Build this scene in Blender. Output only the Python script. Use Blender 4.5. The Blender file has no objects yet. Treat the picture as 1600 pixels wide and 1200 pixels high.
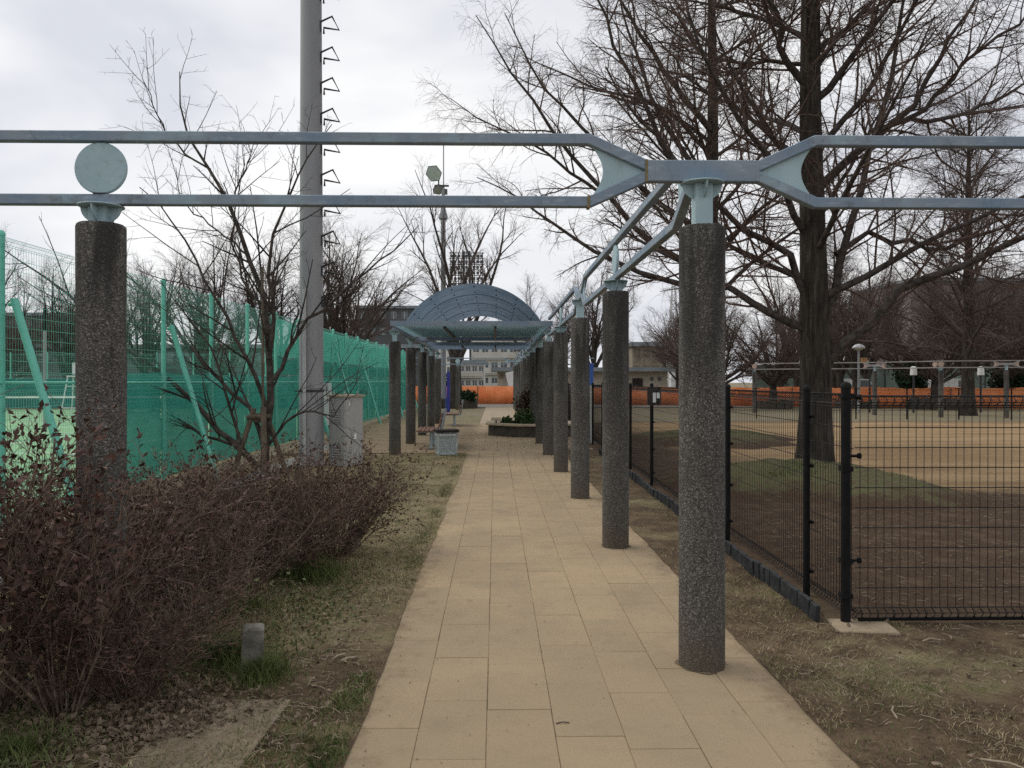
import bpy, math, random
import numpy as np
from mathutils import Vector, Matrix

random.seed(7)
RNG = np.random.default_rng(11)
R = math.radians
SC = bpy.context.scene
COL = SC.collection

# ------------------------------------------------------------------ camera
cam_d = bpy.data.cameras.new('camera')
cam = bpy.data.objects.new('camera', cam_d)
COL.objects.link(cam)
cam.location = (0, 0, 1.55)
cam.rotation_euler = (R(90 - 0.18), 0, R(-1.19))
cam_d.sensor_width = 36
cam_d.lens = 28.125
cam_d.clip_start = 0.05
cam_d.clip_end = 3000
SC.camera = cam

# ------------------------------------------------------------------ sky, sun, exposure
SUN_EL, SUN_AZ = 50, -60        # degrees; azimuth from +Y towards +X
world = bpy.data.worlds.new('World')
SC.world = world
world.use_nodes = True
wt = world.node_tree
wt.nodes.clear()
w_out = wt.nodes.new('ShaderNodeOutputWorld')
w_bg = wt.nodes.new('ShaderNodeBackground')
w_sky = wt.nodes.new('ShaderNodeTexSky')
w_sky.sky_type = 'NISHITA'
w_sky.sun_disc = False
w_sky.sun_elevation = R(SUN_EL)
w_sky.sun_rotation = R(SUN_AZ)
w_tc = wt.nodes.new('ShaderNodeTexCoord')
w_map = wt.nodes.new('ShaderNodeMapping')
w_map.inputs['Scale'].default_value = (1.0, 1.0, 2.6)
w_n = wt.nodes.new('ShaderNodeTexNoise')
w_n.inputs['Scale'].default_value = 2.1
w_n.inputs['Detail'].default_value = 5
w_n.inputs['Roughness'].default_value = 0.5
w_n.inputs['Distortion'].default_value = 0.25
w_r = wt.nodes.new('ShaderNodeValToRGB')
w_r.color_ramp.elements[0].position = 0.38
w_r.color_ramp.elements[0].color = (6.9, 7.05, 7.6, 1)
w_r.color_ramp.elements[1].position = 0.60
w_r.color_ramp.elements[1].color = (9.7, 9.65, 9.55, 1)
w_mix = wt.nodes.new('ShaderNodeMixRGB')
w_mix.inputs['Fac'].default_value = 0.93
w_bg.inputs['Strength'].default_value = 0.1
wt.links.new(w_tc.outputs['Generated'], w_map.inputs['Vector'])
wt.links.new(w_map.outputs['Vector'], w_n.inputs['Vector'])
wt.links.new(w_n.outputs['Fac'], w_r.inputs['Fac'])
wt.links.new(w_sky.outputs['Color'], w_mix.inputs['Color1'])
wt.links.new(w_r.outputs['Color'], w_mix.inputs['Color2'])
wt.links.new(w_mix.outputs['Color'], w_bg.inputs['Color'])
wt.links.new(w_bg.outputs['Background'], w_out.inputs['Surface'])

sun_d = bpy.data.lights.new('sun', 'SUN')
sun_d.energy = 1.4
sun_d.angle = R(45)
sun_d.color = (1.0, 0.95, 0.88)
sun = bpy.data.objects.new('sun', sun_d)
COL.objects.link(sun)
sdir = Vector((math.sin(R(SUN_AZ)) * math.cos(R(SUN_EL)), math.cos(R(SUN_AZ)) * math.cos(R(SUN_EL)), math.sin(R(SUN_EL))))
sun.rotation_euler = (-sdir).to_track_quat('-Z', 'Y').to_euler()
sun.location = (0, 0, 30)

SC.view_settings.view_transform = 'Standard'
SC.view_settings.look = 'None'
SC.view_settings.exposure = 0.12
SC.view_settings.gamma = 1.0
SC.view_settings.use_curve_mapping = False
SC.render.engine = 'CYCLES'
SC.cycles.use_denoising = False
SC.cycles.max_bounces = 6
SC.cycles.transparent_max_bounces = 16

# ------------------------------------------------------------------ material helpers
class NT:
    def __init__(self, name):
        self.m = bpy.data.materials.new(name)
        self.m.use_nodes = True
        self.t = self.m.node_tree
        self.b = self.t.nodes['Principled BSDF']
        self.tc = self.t.nodes.new('ShaderNodeTexCoord')
        self.co = self.tc.outputs['Object']
    def n(self, typ): return self.t.nodes.new(typ)
    def link(self, a, b): self.t.links.new(a, b)
    def put(self, sock, v):
        if isinstance(v, bpy.types.NodeSocket): self.link(v, sock)
        elif isinstance(v, (tuple, list)) and len(v) == 3 and sock.type == 'RGBA': sock.default_value = (*v, 1)
        else: sock.default_value = v
    def world(self):
        g = self.n('ShaderNodeNewGeometry'); self.co = g.outputs['Position']; return self
    def randomise(self):
        oi = self.n('ShaderNodeObjectInfo'); self.rnd = oi.outputs['Random']
        va = self.n('ShaderNodeVectorMath'); va.operation = 'ADD'
        mu = self.math('MULTIPLY', self.rnd, 37.0)
        cx = self.n('ShaderNodeCombineXYZ')
        for i in range(3): self.link(mu, cx.inputs[i])
        self.link(self.co, va.inputs[0]); self.link(cx.outputs[0], va.inputs[1])
        self.co = va.outputs[0]; return self
    def stretch(self, s):
        mp = self.n('ShaderNodeMapping'); mp.inputs['Scale'].default_value = s
        self.link(self.co, mp.inputs['Vector']); return mp.outputs['Vector']
    def noise(self, scale, detail=5, rough=0.55, vec=None, dist=0.0):
        x = self.n('ShaderNodeTexNoise')
        x.inputs['Scale'].default_value = scale; x.inputs['Detail'].default_value = detail
        x.inputs['Roughness'].default_value = rough; x.inputs['Distortion'].default_value = dist
        self.link(vec or self.co, x.inputs['Vector']); return x.outputs['Fac']
    def voro(self, scale, vec=None):
        x = self.n('ShaderNodeTexVoronoi'); x.inputs['Scale'].default_value = scale
        self.link(vec or self.co, x.inputs['Vector']); return x
    def math(self, op, a, b=0.0, clamp=False):
        x = self.n('ShaderNodeMath'); x.operation = op; x.use_clamp = clamp
        self.put(x.inputs[0], a); self.put(x.inputs[1], b); return x.outputs[0]
    def mix(self, f, a, b, mode='MIX'):
        x = self.n('ShaderNodeMixRGB'); x.blend_type = mode
        self.put(x.inputs[0], f); self.put(x.inputs[1], a); self.put(x.inputs[2], b); return x.outputs[0]
    def ramp(self, f, stops):
        x = self.n('ShaderNodeValToRGB'); e = x.color_ramp.elements
        while len(e) < len(stops): e.new(0.5)
        for i, (p, c) in enumerate(stops):
            e[i].position = p; e[i].color = (*c, 1) if len(c) == 3 else c
        self.link(f, x.inputs[0]); return x.outputs[0]
    def step(self, f, lo, hi):
        x = self.n('ShaderNodeMapRange'); x.inputs['From Min'].default_value = lo; x.inputs['From Max'].default_value = hi
        x.interpolation_type = 'SMOOTHSTEP'
        self.link(f, x.inputs['Value']); return x.outputs[0]
    def xyz(self):
        s = self.n('ShaderNodeSeparateXYZ'); self.link(self.co, s.inputs[0]); return s.outputs
    def bump(self, h, strength=0.4, dist=0.01):
        x = self.n('ShaderNodeBump'); x.inputs['Strength'].default_value = strength; x.inputs['Distance'].default_value = dist
        self.link(h, x.inputs['Height']); self.link(x.outputs[0], self.b.inputs['Normal'])
    def done(self, col, rough=0.8, metallic=0.0, spec=0.3):
        self.put(self.b.inputs['Base Color'], col); self.put(self.b.inputs['Roughness'], rough)
        self.b.inputs['Metallic'].default_value = metallic
        self.b.inputs['Specular IOR Level'].default_value = spec
        return self.m

def simple(name, c1, c2, scale=6, rough=0.75, bump=0.0, bscale=60, spec=0.3, rnd=True, lo=0.35, hi=0.65, metallic=0.0, vec=None):
    t = NT(name)
    if rnd: t.randomise()
    v = t.stretch(vec) if vec else None
    c = t.ramp(t.noise(scale, vec=v), [(lo, c1), (hi, c2)])
    if bump: t.bump(t.noise(bscale, 4), bump, 0.005)
    return t.done(c, rough, metallic, spec)

MT = {}
def m_aggregate():
    t = NT('aggregate_stone').randomise()
    v = t.voro(150); v2 = t.voro(300)
    s = t.n('ShaderNodeSeparateColor'); t.link(v.outputs['Color'], s.inputs[0])
    s2 = t.n('ShaderNodeSeparateColor'); t.link(v2.outputs['Color'], s2.inputs[0])
    c = t.ramp(s.outputs[0], [(0.0, (.028, .026, .023)), (0.36, (.066, .061, .054)), (0.60, (.115, .107, .096)), (0.86, (.19, .178, .16)), (0.97, (.36, .34, .315))])
    c2 = t.ramp(s2.outputs[1], [(0.0, (.03, .028, .027)), (0.7, (.11, .105, .10)), (0.95, (.25, .24, .23))])
    c = t.mix(0.35, c, c2)
    big = t.noise(2.2, 5)
    c = t.mix(t.step(big, .35, .75), c, t.mix(0.45, c, (.045, .042, .034)))
    z = t.n('ShaderNodeSeparateXYZ'); t.link(t.tc.outputs['Object'], z.inputs[0])
    zz = t.math('ADD', z.outputs[2], t.math('MULTIPLY', t.noise(5, 4), .5))
    c = t.mix(t.math('MULTIPLY', t.math('SUBTRACT', 1.0, t.step(zz, .15, .75)), .6), c, (.105, .080, .050))
    streak = t.noise(7, 5, vec=t.stretch((1.0, 1.0, .12)))
    top = t.math('MULTIPLY', t.step(zz, .9, 2.5), t.step(streak, .44, .58))
    alg = t.math('MULTIPLY', t.step(t.noise(3.1, 5, .6), .52, .70), t.math('SUBTRACT', 1.0, t.step(zz, .3, 1.3)))
    c = t.mix(t.math('MULTIPLY', alg, .5), c, (.050, .052, .034))
    c = t.mix(t.math('MULTIPLY', top, .80), c, (.028, .027, .025))
    t.bump(v.outputs['Distance'], 0.9, 0.006)
    return t.done(c, 0.85, spec=0.25)
def m_beam():
    t = NT('blue_beam_paint').randomise()
    v = t.stretch((1, 1, 1))
    c = t.ramp(t.noise(2.3, 4, .6), [(.36, (.155, .225, .305)), (.47, (.195, .25, .315)), (.56, (.215, .26, .31)), (.66, (.245, .335, .39))])
    st = t.noise(26, 4, .6, vec=t.stretch((.35, .35, 1.6)))
    c = t.mix(t.math('MULTIPLY', t.step(st, .52, .72), .5), c, (.36, .44, .49))
    dirt = t.noise(9, 7, .72)
    c = t.mix(t.math('MULTIPLY', t.step(dirt, .55, .74), .6), c, (.085, .09, .095))
    drip = t.noise(60, 3, .6, vec=t.stretch((1, 1, .12)))
    c = t.mix(t.math('MULTIPLY', t.step(drip, .60, .72), .35), c, (.10, .11, .12))
    rust = t.noise(17, 5, .6)
    c = t.mix(t.math('MULTIPLY', t.step(rust, .70, .76), .7), c, (.17, .11, .06))
    return t.done(c, t.ramp(dirt, [(.3, (.42,) * 3), (.7, (.7,) * 3)]), spec=0.4)
def m_cyan():
    t = NT('pale_cyan_paint').randomise()
    c = t.ramp(t.noise(3.5, 5, .6), [(.35, (.31, .43, .47)), (.65, (.37, .50, .54))])
    st = t.noise(20, 5, .65, vec=t.stretch((1.4, 1.4, .25)))
    c = t.mix(t.math('MULTIPLY', t.step(st, .52, .74), .6), c, (.23, .29, .27))
    c = t.mix(t.math('MULTIPLY', t.step(t.noise(31, 5, .7), .64, .74), .5), c, (.20, .19, .15))
    return t.done(c, .55, spec=.35)
def m_tile():
    t = NT('tan_concrete_tile')
    oi = t.n('ShaderNodeObjectInfo')
    t.world()
    a = t.ramp(t.noise(1.1, 6, .6), [(.3, (.32, .245, .155)), (.7, (.43, .322, .192))])
    fine = t.noise(260, 3, .7)
    c = t.mix(t.step(fine, .35, .75), t.mix(.5, a, (.20, .16, .11)), a)
    speck = t.voro(420)
    sc = t.n('ShaderNodeSeparateColor'); t.link(speck.outputs['Color'], sc.inputs[0])
    c = t.mix(t.math('MULTIPLY', t.step(sc.outputs[0], .90, .96), .35), c, (.55, .48, .38))
    c = t.mix(t.math('MULTIPLY', t.step(sc.outputs[1], .93, .97), .4), c, (.07, .06, .05))
    stain = t.noise(2.6, 7, .68)
    c = t.mix(t.math('MULTIPLY', t.step(stain, .46, .72), .45), c, (.20, .162, .112))
    c = t.mix(t.math('MULTIPLY', t.step(t.noise(14, 6, .7), .56, .72), .40), c, (.17, .135, .085))
    c = t.mix(t.math('MULTIPLY', t.step(t.noise(.45, 5, .6), .45, .70), .22), c, (.50, .37, .21))
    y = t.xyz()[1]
    # the first metres of slabs are toned greyer and darker
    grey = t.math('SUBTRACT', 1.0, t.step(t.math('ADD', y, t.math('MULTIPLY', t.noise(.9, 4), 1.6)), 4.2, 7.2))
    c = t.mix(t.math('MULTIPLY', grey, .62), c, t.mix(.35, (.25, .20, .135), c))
    xc = t.math('ABSOLUTE', t.math('SUBTRACT', t.xyz()[0], .405))
    spill = t.step(t.math('ADD', xc, t.math('MULTIPLY', t.math('SUBTRACT', t.noise(5.5, 7, .7), .5), .9)), .86, 1.12)
    c = t.mix(t.math('MULTIPLY', spill, .62), c, (.155, .115, .072))
    c = t.mix(1.0, c, t.ramp(oi.outputs['Random'], [(0, (.95, .95, .95)), (1, (1.04, 1.03, 1.015))]), 'MULTIPLY')
    t.bump(fine, .35, .003)
    return t.done(c, .88, spec=.2)
def m_ground():
    t = NT('earth_and_turf').world()
    x, y, z = t.xyz()
    n1 = t.noise(.55, 6, .6); n2 = t.noise(3.2, 6, .65); n3 = t.noise(45, 5, .7); n4 = t.noise(160, 3, .7)
    soil = t.mix(t.step(n3, .35, .7), (.062, .042, .027), (.13, .092, .060))
    dust = t.mix(t.step(n4, .3, .7), (.125, .086, .054), (.19, .138, .088))
    soil = t.mix(t.step(n2, .42, .68), soil, dust)
    n5 = t.noise(19, 6, .7)
    straw = t.mix(t.step(n4, .35, .7), (.17, .14, .078), (.42, .35, .205))
    green = t.mix(t.step(n4, .35, .7), (.055, .062, .022), (.15, .155, .06))
    turf = t.mix(t.step(n2, .46, .70), straw, green)
    turf = t.mix(t.math('MULTIPLY', t.step(n3, .55, .72), .8), turf, soil)
    turf = t.mix(t.math('MULTIPLY', t.step(n5, .52, .66), .75), turf, t.mix(.5, soil, green))
    near = t.step(t.math('SUBTRACT', t.math('ADD', n1, t.math('MULTIPLY', n2, .45)), t.math('MULTIPLY', t.step(x, 1.0, 1.6), .06)), .66, .86)
    c = t.mix(near, soil, turf)
    # the left lawn is turf more than earth
    left = t.math('MULTIPLY', t.math('SUBTRACT', 1.0, t.step(t.math('ADD', x, t.math('MULTIPLY', n2, .6)), -.5, .2)), t.step(t.math('ADD', y, t.math('MULTIPLY', n1, 2.5)), 5.4, 7.6))
    c = t.mix(t.math('MULTIPLY', left, .8), c, turf)
    # bare earth inside the enclosure, sand further on
    inside = t.step(t.math('ADD', x, t.math('MULTIPLY', n2, .3)), 2.2, 2.5)
    inside = t.math('MULTIPLY', inside, t.step(t.math('ADD', y, t.math('MULTIPLY', n2, .4)), 5.0, 5.5))
    dark = t.mix(t.step(n3, .35, .7), (.044, .028, .018), (.100, .066, .042))
    dark = t.mix(t.math('MULTIPLY', t.step(n2, .45, .70), .6), dark, (.13, .088, .056))
    c = t.mix(inside, c, dark)
    yy = t.math('ADD', y, t.math('MULTIPLY', t.math('SUBTRACT', n1, .5), 3.0))
    yy = t.math('ADD', yy, t.math('MULTIPLY', t.math('SUBTRACT', n2, .5), 1.2))
    xx = t.math('ADD', x, t.math('MULTIPLY', t.math('SUBTRACT', n1, .5), 3.0))
    sandm = t.math('MULTIPLY', t.step(yy, 10.4, 11.6), t.step(xx, 3.6, 5.6))
    sandm = t.math('MULTIPLY', sandm, t.math('SUBTRACT', 1.0, t.step(yy, 29.5, 32.0)))
    band = t.noise(.5, 5, .6, vec=t.stretch((.35, 1.8, 1)))
    sand = t.mix(t.step(band, .35, .65), (.235, .155, .082), (.36, .255, .14))
    sand = t.mix(t.step(n4, .3, .7), t.mix(.25, sand, (.12, .08, .05)), sand)
    back = t.step(yy, 30.0, 32.5)
    c = t.mix(back, c, t.mix(t.step(n1, .35, .6), t.mix(.4, turf, (.10, .10, .055)), (.20, .17, .12)))
    c = t.mix(sandm, c, sand)
    t.bump(t.math('ADD', n3, t.math('MULTIPLY', n4, .6)), .7, .02)
    return t.done(c, .95, spec=.12)
def m_bark(name, c1, c2, c3):
    t = NT(name).randomise()
    v = t.stretch((1, 1, .13))
    r = t.noise(16, 6, .65, vec=v)
    c = t.ramp(r, [(.32, c1), (.52, c2), (.72, c3)])
    c = t.mix(t.math('MULTIPLY', t.step(t.noise(2.0, 5), .5, .7), .4), c, (.06, .058, .045))
    t.bump(r, 1.0, .04)
    return t.done(c, .92, spec=.15)
def m_net(name, alpha, c1, c2):
    t = NT(name).world()
    c = t.ramp(t.noise(1.2, 5, .6), [(.35, c1), (.65, c2)])
    t.done(c, .75, spec=.2)
    tr = t.n('ShaderNodeBsdfTransparent'); tl = t.n('ShaderNodeBsdfTranslucent'); t.put(tl.inputs[0], c)
    m1 = t.n('ShaderNodeMixShader'); m1.inputs[0].default_value = .35
    t.link(t.b.outputs[0], m1.inputs[1]); t.link(tl.outputs[0], m1.inputs[2])
    m2 = t.n('ShaderNodeMixShader'); m2.inputs[0].default_value = alpha
    t.link(tr.outputs[0], m2.inputs[1]); t.link(m1.outputs[0], m2.inputs[2])
    t.link(m2.outputs[0], t.t.nodes['Material Output'].inputs['Surface'])
    return t.m
def m_vault(name='blue_vault_sheet', c1=(.33, .40, .47), c2=(.41, .48, .55), tr=.66):
    t = NT(name).randomise()
    c = t.ramp(t.noise(1.5, 5, .6), [(.35, c1), (.65, c2)])
    t.done(c, .5, spec=.35)
    tl = t.n('ShaderNodeBsdfTranslucent'); t.put(tl.inputs[0], c)
    m1 = t.n('ShaderNodeMixShader'); m1.inputs[0].default_value = tr
    t.link(t.b.outputs[0], m1.inputs[1]); t.link(tl.outputs[0], m1.inputs[2])
    t.link(m1.outputs[0], t.t.nodes['Material Output'].inputs['Surface'])
    return t.m
def m_terrazzo():
    t = NT('terrazzo_panel'); v = t.voro(130)
    s = t.n('ShaderNodeSeparateColor'); t.link(v.outputs['Color'], s.inputs[0])
    return t.done(t.ramp(s.outputs[0], [(0, (.10, .12, .12)), (.5, (.30, .34, .34)), (1, (.5, .54, .53))]), .6)

MT['stone'] = m_aggregate()
MT['beam'] = m_beam()
MT['vault'] = m_vault()
MT['slat'] = m_vault('cyan_slat_sheet', (.42, .58, .62), (.50, .66, .69), .55)
MT['slat_blue'] = m_vault('blue_slat_sheet', (.33, .42, .52), (.40, .49, .58), .55)
MT['cyan'] = m_cyan()
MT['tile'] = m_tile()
MT['ground'] = m_ground()
MT['bark'] = m_bark('redwood_bark', (.016, .013, .011), (.042, .035, .029), (.105, .089, .074))
MT['bark2'] = m_bark('grey_bark', (.028, .023, .019), (.055, .046, .039), (.10, .088, .075))
MT['limb'] = simple('limb_bark', (.026, .021, .018), (.088, .072, .062), 9, .9, .5, 50)
MT['twig'] = simple('twig_bark', (.060, .038, .031), (.135, .090, .074), 3, .85)
MT['twig_dark'] = simple('dark_twig_bark', (.026, .020, .018), (.060, .047, .042), 3, .85)
MT['twig_far'] = simple('far_twig_bark', (.058, .040, .035), (.125, .088, .076), 2, .9)
MT['joint'] = simple('dark_joint_sand', (.10, .076, .048), (.25, .19, .12), 9, .95)
MT['green_paint'] = simple('green_fence_paint', (.12, .47, .37), (.16, .54, .43), 5, .5, spec=.4)
MT['net_low'] = m_net('windbreak_weave', .93, (.020, .175, .145), (.036, .245, .205))
MT['net_up'] = m_net('windbreak_weave_thin', .70, (.08, .43, .345), (.11, .51, .415))
MT['black'] = simple('black_fence_paint', (.006, .0062, .0065), (.011, .011, .0115), 12, .7, spec=.15)
MT['black_wire'] = simple('black_wire_coat', (.010, .0095, .009), (.024, .020, .017), 5, .6)
MT['edging'] = simple('black_edging_plastic', (.012, .014, .016), (.035, .037, .038), 14, .75, .3, 40)
MT['orange'] = m_vault('orange_barrier_net', (.82, .31, .115), (.90, .43, .20), .5)
MT['pole'] = simple('grey_pole_paint', (.20, .21, .225), (.285, .29, .30), 2.4, .5, vec=(1, 1, .15), spec=.35)
MT['pole_light'] = simple('light_conduit', (.36, .37, .37), (.46, .47, .47), 3, .5)
MT['steel'] = simple('dark_rung_steel', (.025, .025, .028), (.06, .06, .065), 8, .5, metallic=.4)
MT['cab_a'] = simple('cabinet_paint', (.33, .335, .325), (.36, .36, .35), 2, .55, vec=(1, 1, .3))
MT['cab_v'] = simple('cabinet_vent', (.17, .175, .175), (.25, .255, .25), 5, .55)
MT['white'] = simple('white_sheet', (.62, .64, .65), (.74, .75, .75), 2, .6)
MT['wood_red'] = simple('red_brown_slat', (.15, .075, .05), (.25, .135, .095), 9, .65, .3, 60, vec=(6, .5, 6))
MT['bench_steel'] = simple('bench_steel', (.28, .33, .36), (.38, .43, .45), 4, .45, metallic=.2)
MT['tan_rim'] = simple('tan_rim_stone', (.36, .29, .20), (.47, .38, .27), 5, .85, .3)
MT['planter'] = simple('dark_planter_wall', (.045, .038, .032), (.085, .073, .060), 4, .9, .5, 30)
MT['terrazzo'] = m_terrazzo()
MT['bin_frame'] = simple('pale_bin_frame', (.33, .37, .37), (.43, .47, .46), 6, .7)
MT['lid'] = simple('dark_lid', (.020, .017, .015), (.040, .034, .030), 8, .7)
MT['blue_sign'] = simple('deep_blue_sign', (.030, .032, .22), (.045, .05, .29), 2, .5)
MT['blue_plate'] = simple('blue_plate', (.04, .10, .35), (.06, .14, .42), 2, .5)
MT['concrete'] = simple('old_concrete', (.10, .095, .08), (.25, .235, .20), 9, .92, .6, 60)
MT['slab'] = simple('sandy_concrete', (.25, .20, .135), (.36, .29, .20), 6, .92, .4, 70)
MT['kerb'] = simple('grey_kerb', (.17, .17, .16), (.27, .265, .25), 5, .9, .3)
MT['asphalt'] = simple('grey_path_asphalt', (.13, .12, .105), (.19, .175, .15), 1.2, .95, .3, 80)
MT['court'] = simple('green_court', (.17, .35, .18), (.23, .42, .22), .5, .9)
MT['court_line'] = simple('white_line', (.70, .72, .70), (.80, .8, .78), 2, .8)
MT['rust_plate'] = None
MT['weld'] = simple('rusty_weld', (.13, .10, .045), (.26, .21, .11), 40, .85)
MT['dead_leaf'] = simple('dark_dead_leaf', (.038, .020, .015), (.118, .062, .046), 9, .7, rnd=True)
MT['litter'] = simple('pale_leaf_litter', (.085, .060, .040), (.27, .205, .145), 24, .85, rnd=False)
MT['shrub_stem'] = simple('shrub_stem', (.045, .029, .022), (.24, .175, .13), 16, .85)
MT['grass_green'] = simple('green_blade', (.045, .066, .016), (.12, .15, .045), 5, .7, rnd=False)
MT['grass_dry'] = simple('dry_blade', (.13, .105, .050), (.42, .35, .205), 9, .8, rnd=False)
MT['leaf_green'] = simple('green_leaf', (.030, .065, .018), (.085, .14, .045), 12, .6)
MT['weed'] = simple('olive_weed', (.075, .09, .035), (.17, .18, .085), 12, .7, rnd=False)
MT['leaf_dark'] = simple('evergreen_leaf', (.008, .026, .010), (.020, .055, .022), 6, .6)
MT['leaf_rust'] = simple('rusty_leaf', (.045, .030, .018), (.11, .07, .035), 9, .7)
MT['stick'] = simple('pale_stick', (.25, .20, .14), (.36, .30, .22), 14, .85)
MT['stake'] = simple('weathered_stake', (.075, .058, .042), (.15, .12, .09), 12, .9, .4, vec=(1, 1, .2))
MT['rope'] = simple('palm_rope', (.06, .045, .03), (.13, .10, .065), 40, .95)
MT['glass'] = simple('dark_window', (.05, .065, .075), (.11, .13, .14), .4, .2, spec=.6)
MT['apt_wall'] = simple('pale_apartment_wall', (.50, .50, .47), (.58, .57, .54), .3, .85)
MT['apt_rail'] = simple('balcony_panel', (.42, .41, .37), (.50, .49, .45), .5, .85)
MT['beige'] = simple('beige_hut_wall', (.37, .345, .29), (.44, .41, .35), .6, .85)
MT['hut_door'] = simple('hut_door', (.33, .315, .27), (.38, .36, .31), 1.5, .7)
MT['roof'] = simple('grey_blue_roof_edge', (.17, .205, .23), (.235, .27, .29), .9, .7)
MT['brown_wall'] = simple('brown_scaffold_wall', (.17, .145, .11), (.245, .21, .165), .5, .9)
MT['brown_win'] = simple('netted_opening', (.125, .108, .085), (.165, .145, .115), .8, .8)
MT['grey_wall'] = simple('grey_brown_wall', (.19, .165, .15), (.24, .21, .192), .08, .9)  # distance haze is mixed into this wall colour, making it paler and greyer
MT['dark_wall'] = simple('dark_far_wall', (.055, .058, .06), (.10, .105, .11), .15, .9)
MT['pink'] = simple('faded_pink_paint', (.36, .26, .21), (.45, .33, .27), 2, .7)
MT['pale_bar'] = simple('faded_pale_bar', (.22, .205, .20), (.30, .285, .275), 2, .6)
MT['lamp_white'] = simple('white_lamp_shade', (.60, .61, .60), (.70, .71, .70), 3, .5)
MT['box_wood'] = simple('nest_box_wood', (.30, .17, .08), (.42, .26, .13), 6, .8)
MT['bag'] = m_net('clear_bag', .55, (.45, .46, .45), (.6, .61, .6))
MT['lattice'] = simple('white_lattice', (.55, .57, .58), (.66, .68, .68), 1, .6)
MT['flood'] = simple('floodlight_grey', (.045, .05, .055), (.10, .105, .11), 2, .6)
MT['lens'] = simple('floodlight_lens', (.40, .42, .41), (.50, .52, .51), 5, .3, spec=.6)
def m_plate():
    t = NT('rusty_checker_plate')
    c = t.ramp(t.noise(5, 7, .7), [(.3, (.12, .09, .06)), (.52, (.20, .158, .108)), (.72, (.29, .235, .165))])
    c = t.mix(t.math('MULTIPLY', t.step(t.noise(30, 5, .7), .52, .7), .5), c, (.10, .075, .05))
    return t.done(c, .8, spec=.25)
MT['rust_plate'] = m_plate()

# ------------------------------------------------------------------ object helpers
def link(o):
    COL.objects.link(o); return o
def tag(o, label=None, cat=None, group=None, kind=None):
    if label: o['label'] = label
    if cat: o['category'] = cat
    if group: o['group'] = group
    if kind: o['kind'] = kind
    return o
def thing(name, label, cat, loc=(0, 0, 0), rz=0.0, group=None):
    o = link(bpy.data.objects.new(name, None))
    o.empty_display_size = .2
    o.location = loc; o.rotation_euler = (0, 0, rz)
    return tag(o, label, cat, group)
def obj(name, mesh, mat=None, parent=None, loc=None, rot=None):
    o = link(bpy.data.objects.new(name, mesh))
    if mat is not None:
        m = MT[mat] if isinstance(mat, str) else mat
        if not mesh.materials: mesh.materials.append(m)
    if parent is not None: o.parent = parent
    if loc is not None: o.location = loc
    if rot is not None: o.rotation_euler = rot
    return o
def copy_tree(o, parent=None):
    c = o.copy(); COL.objects.link(c); c.parent = parent
    for ch in list(o.children): copy_tree(ch, c)
    return c

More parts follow.
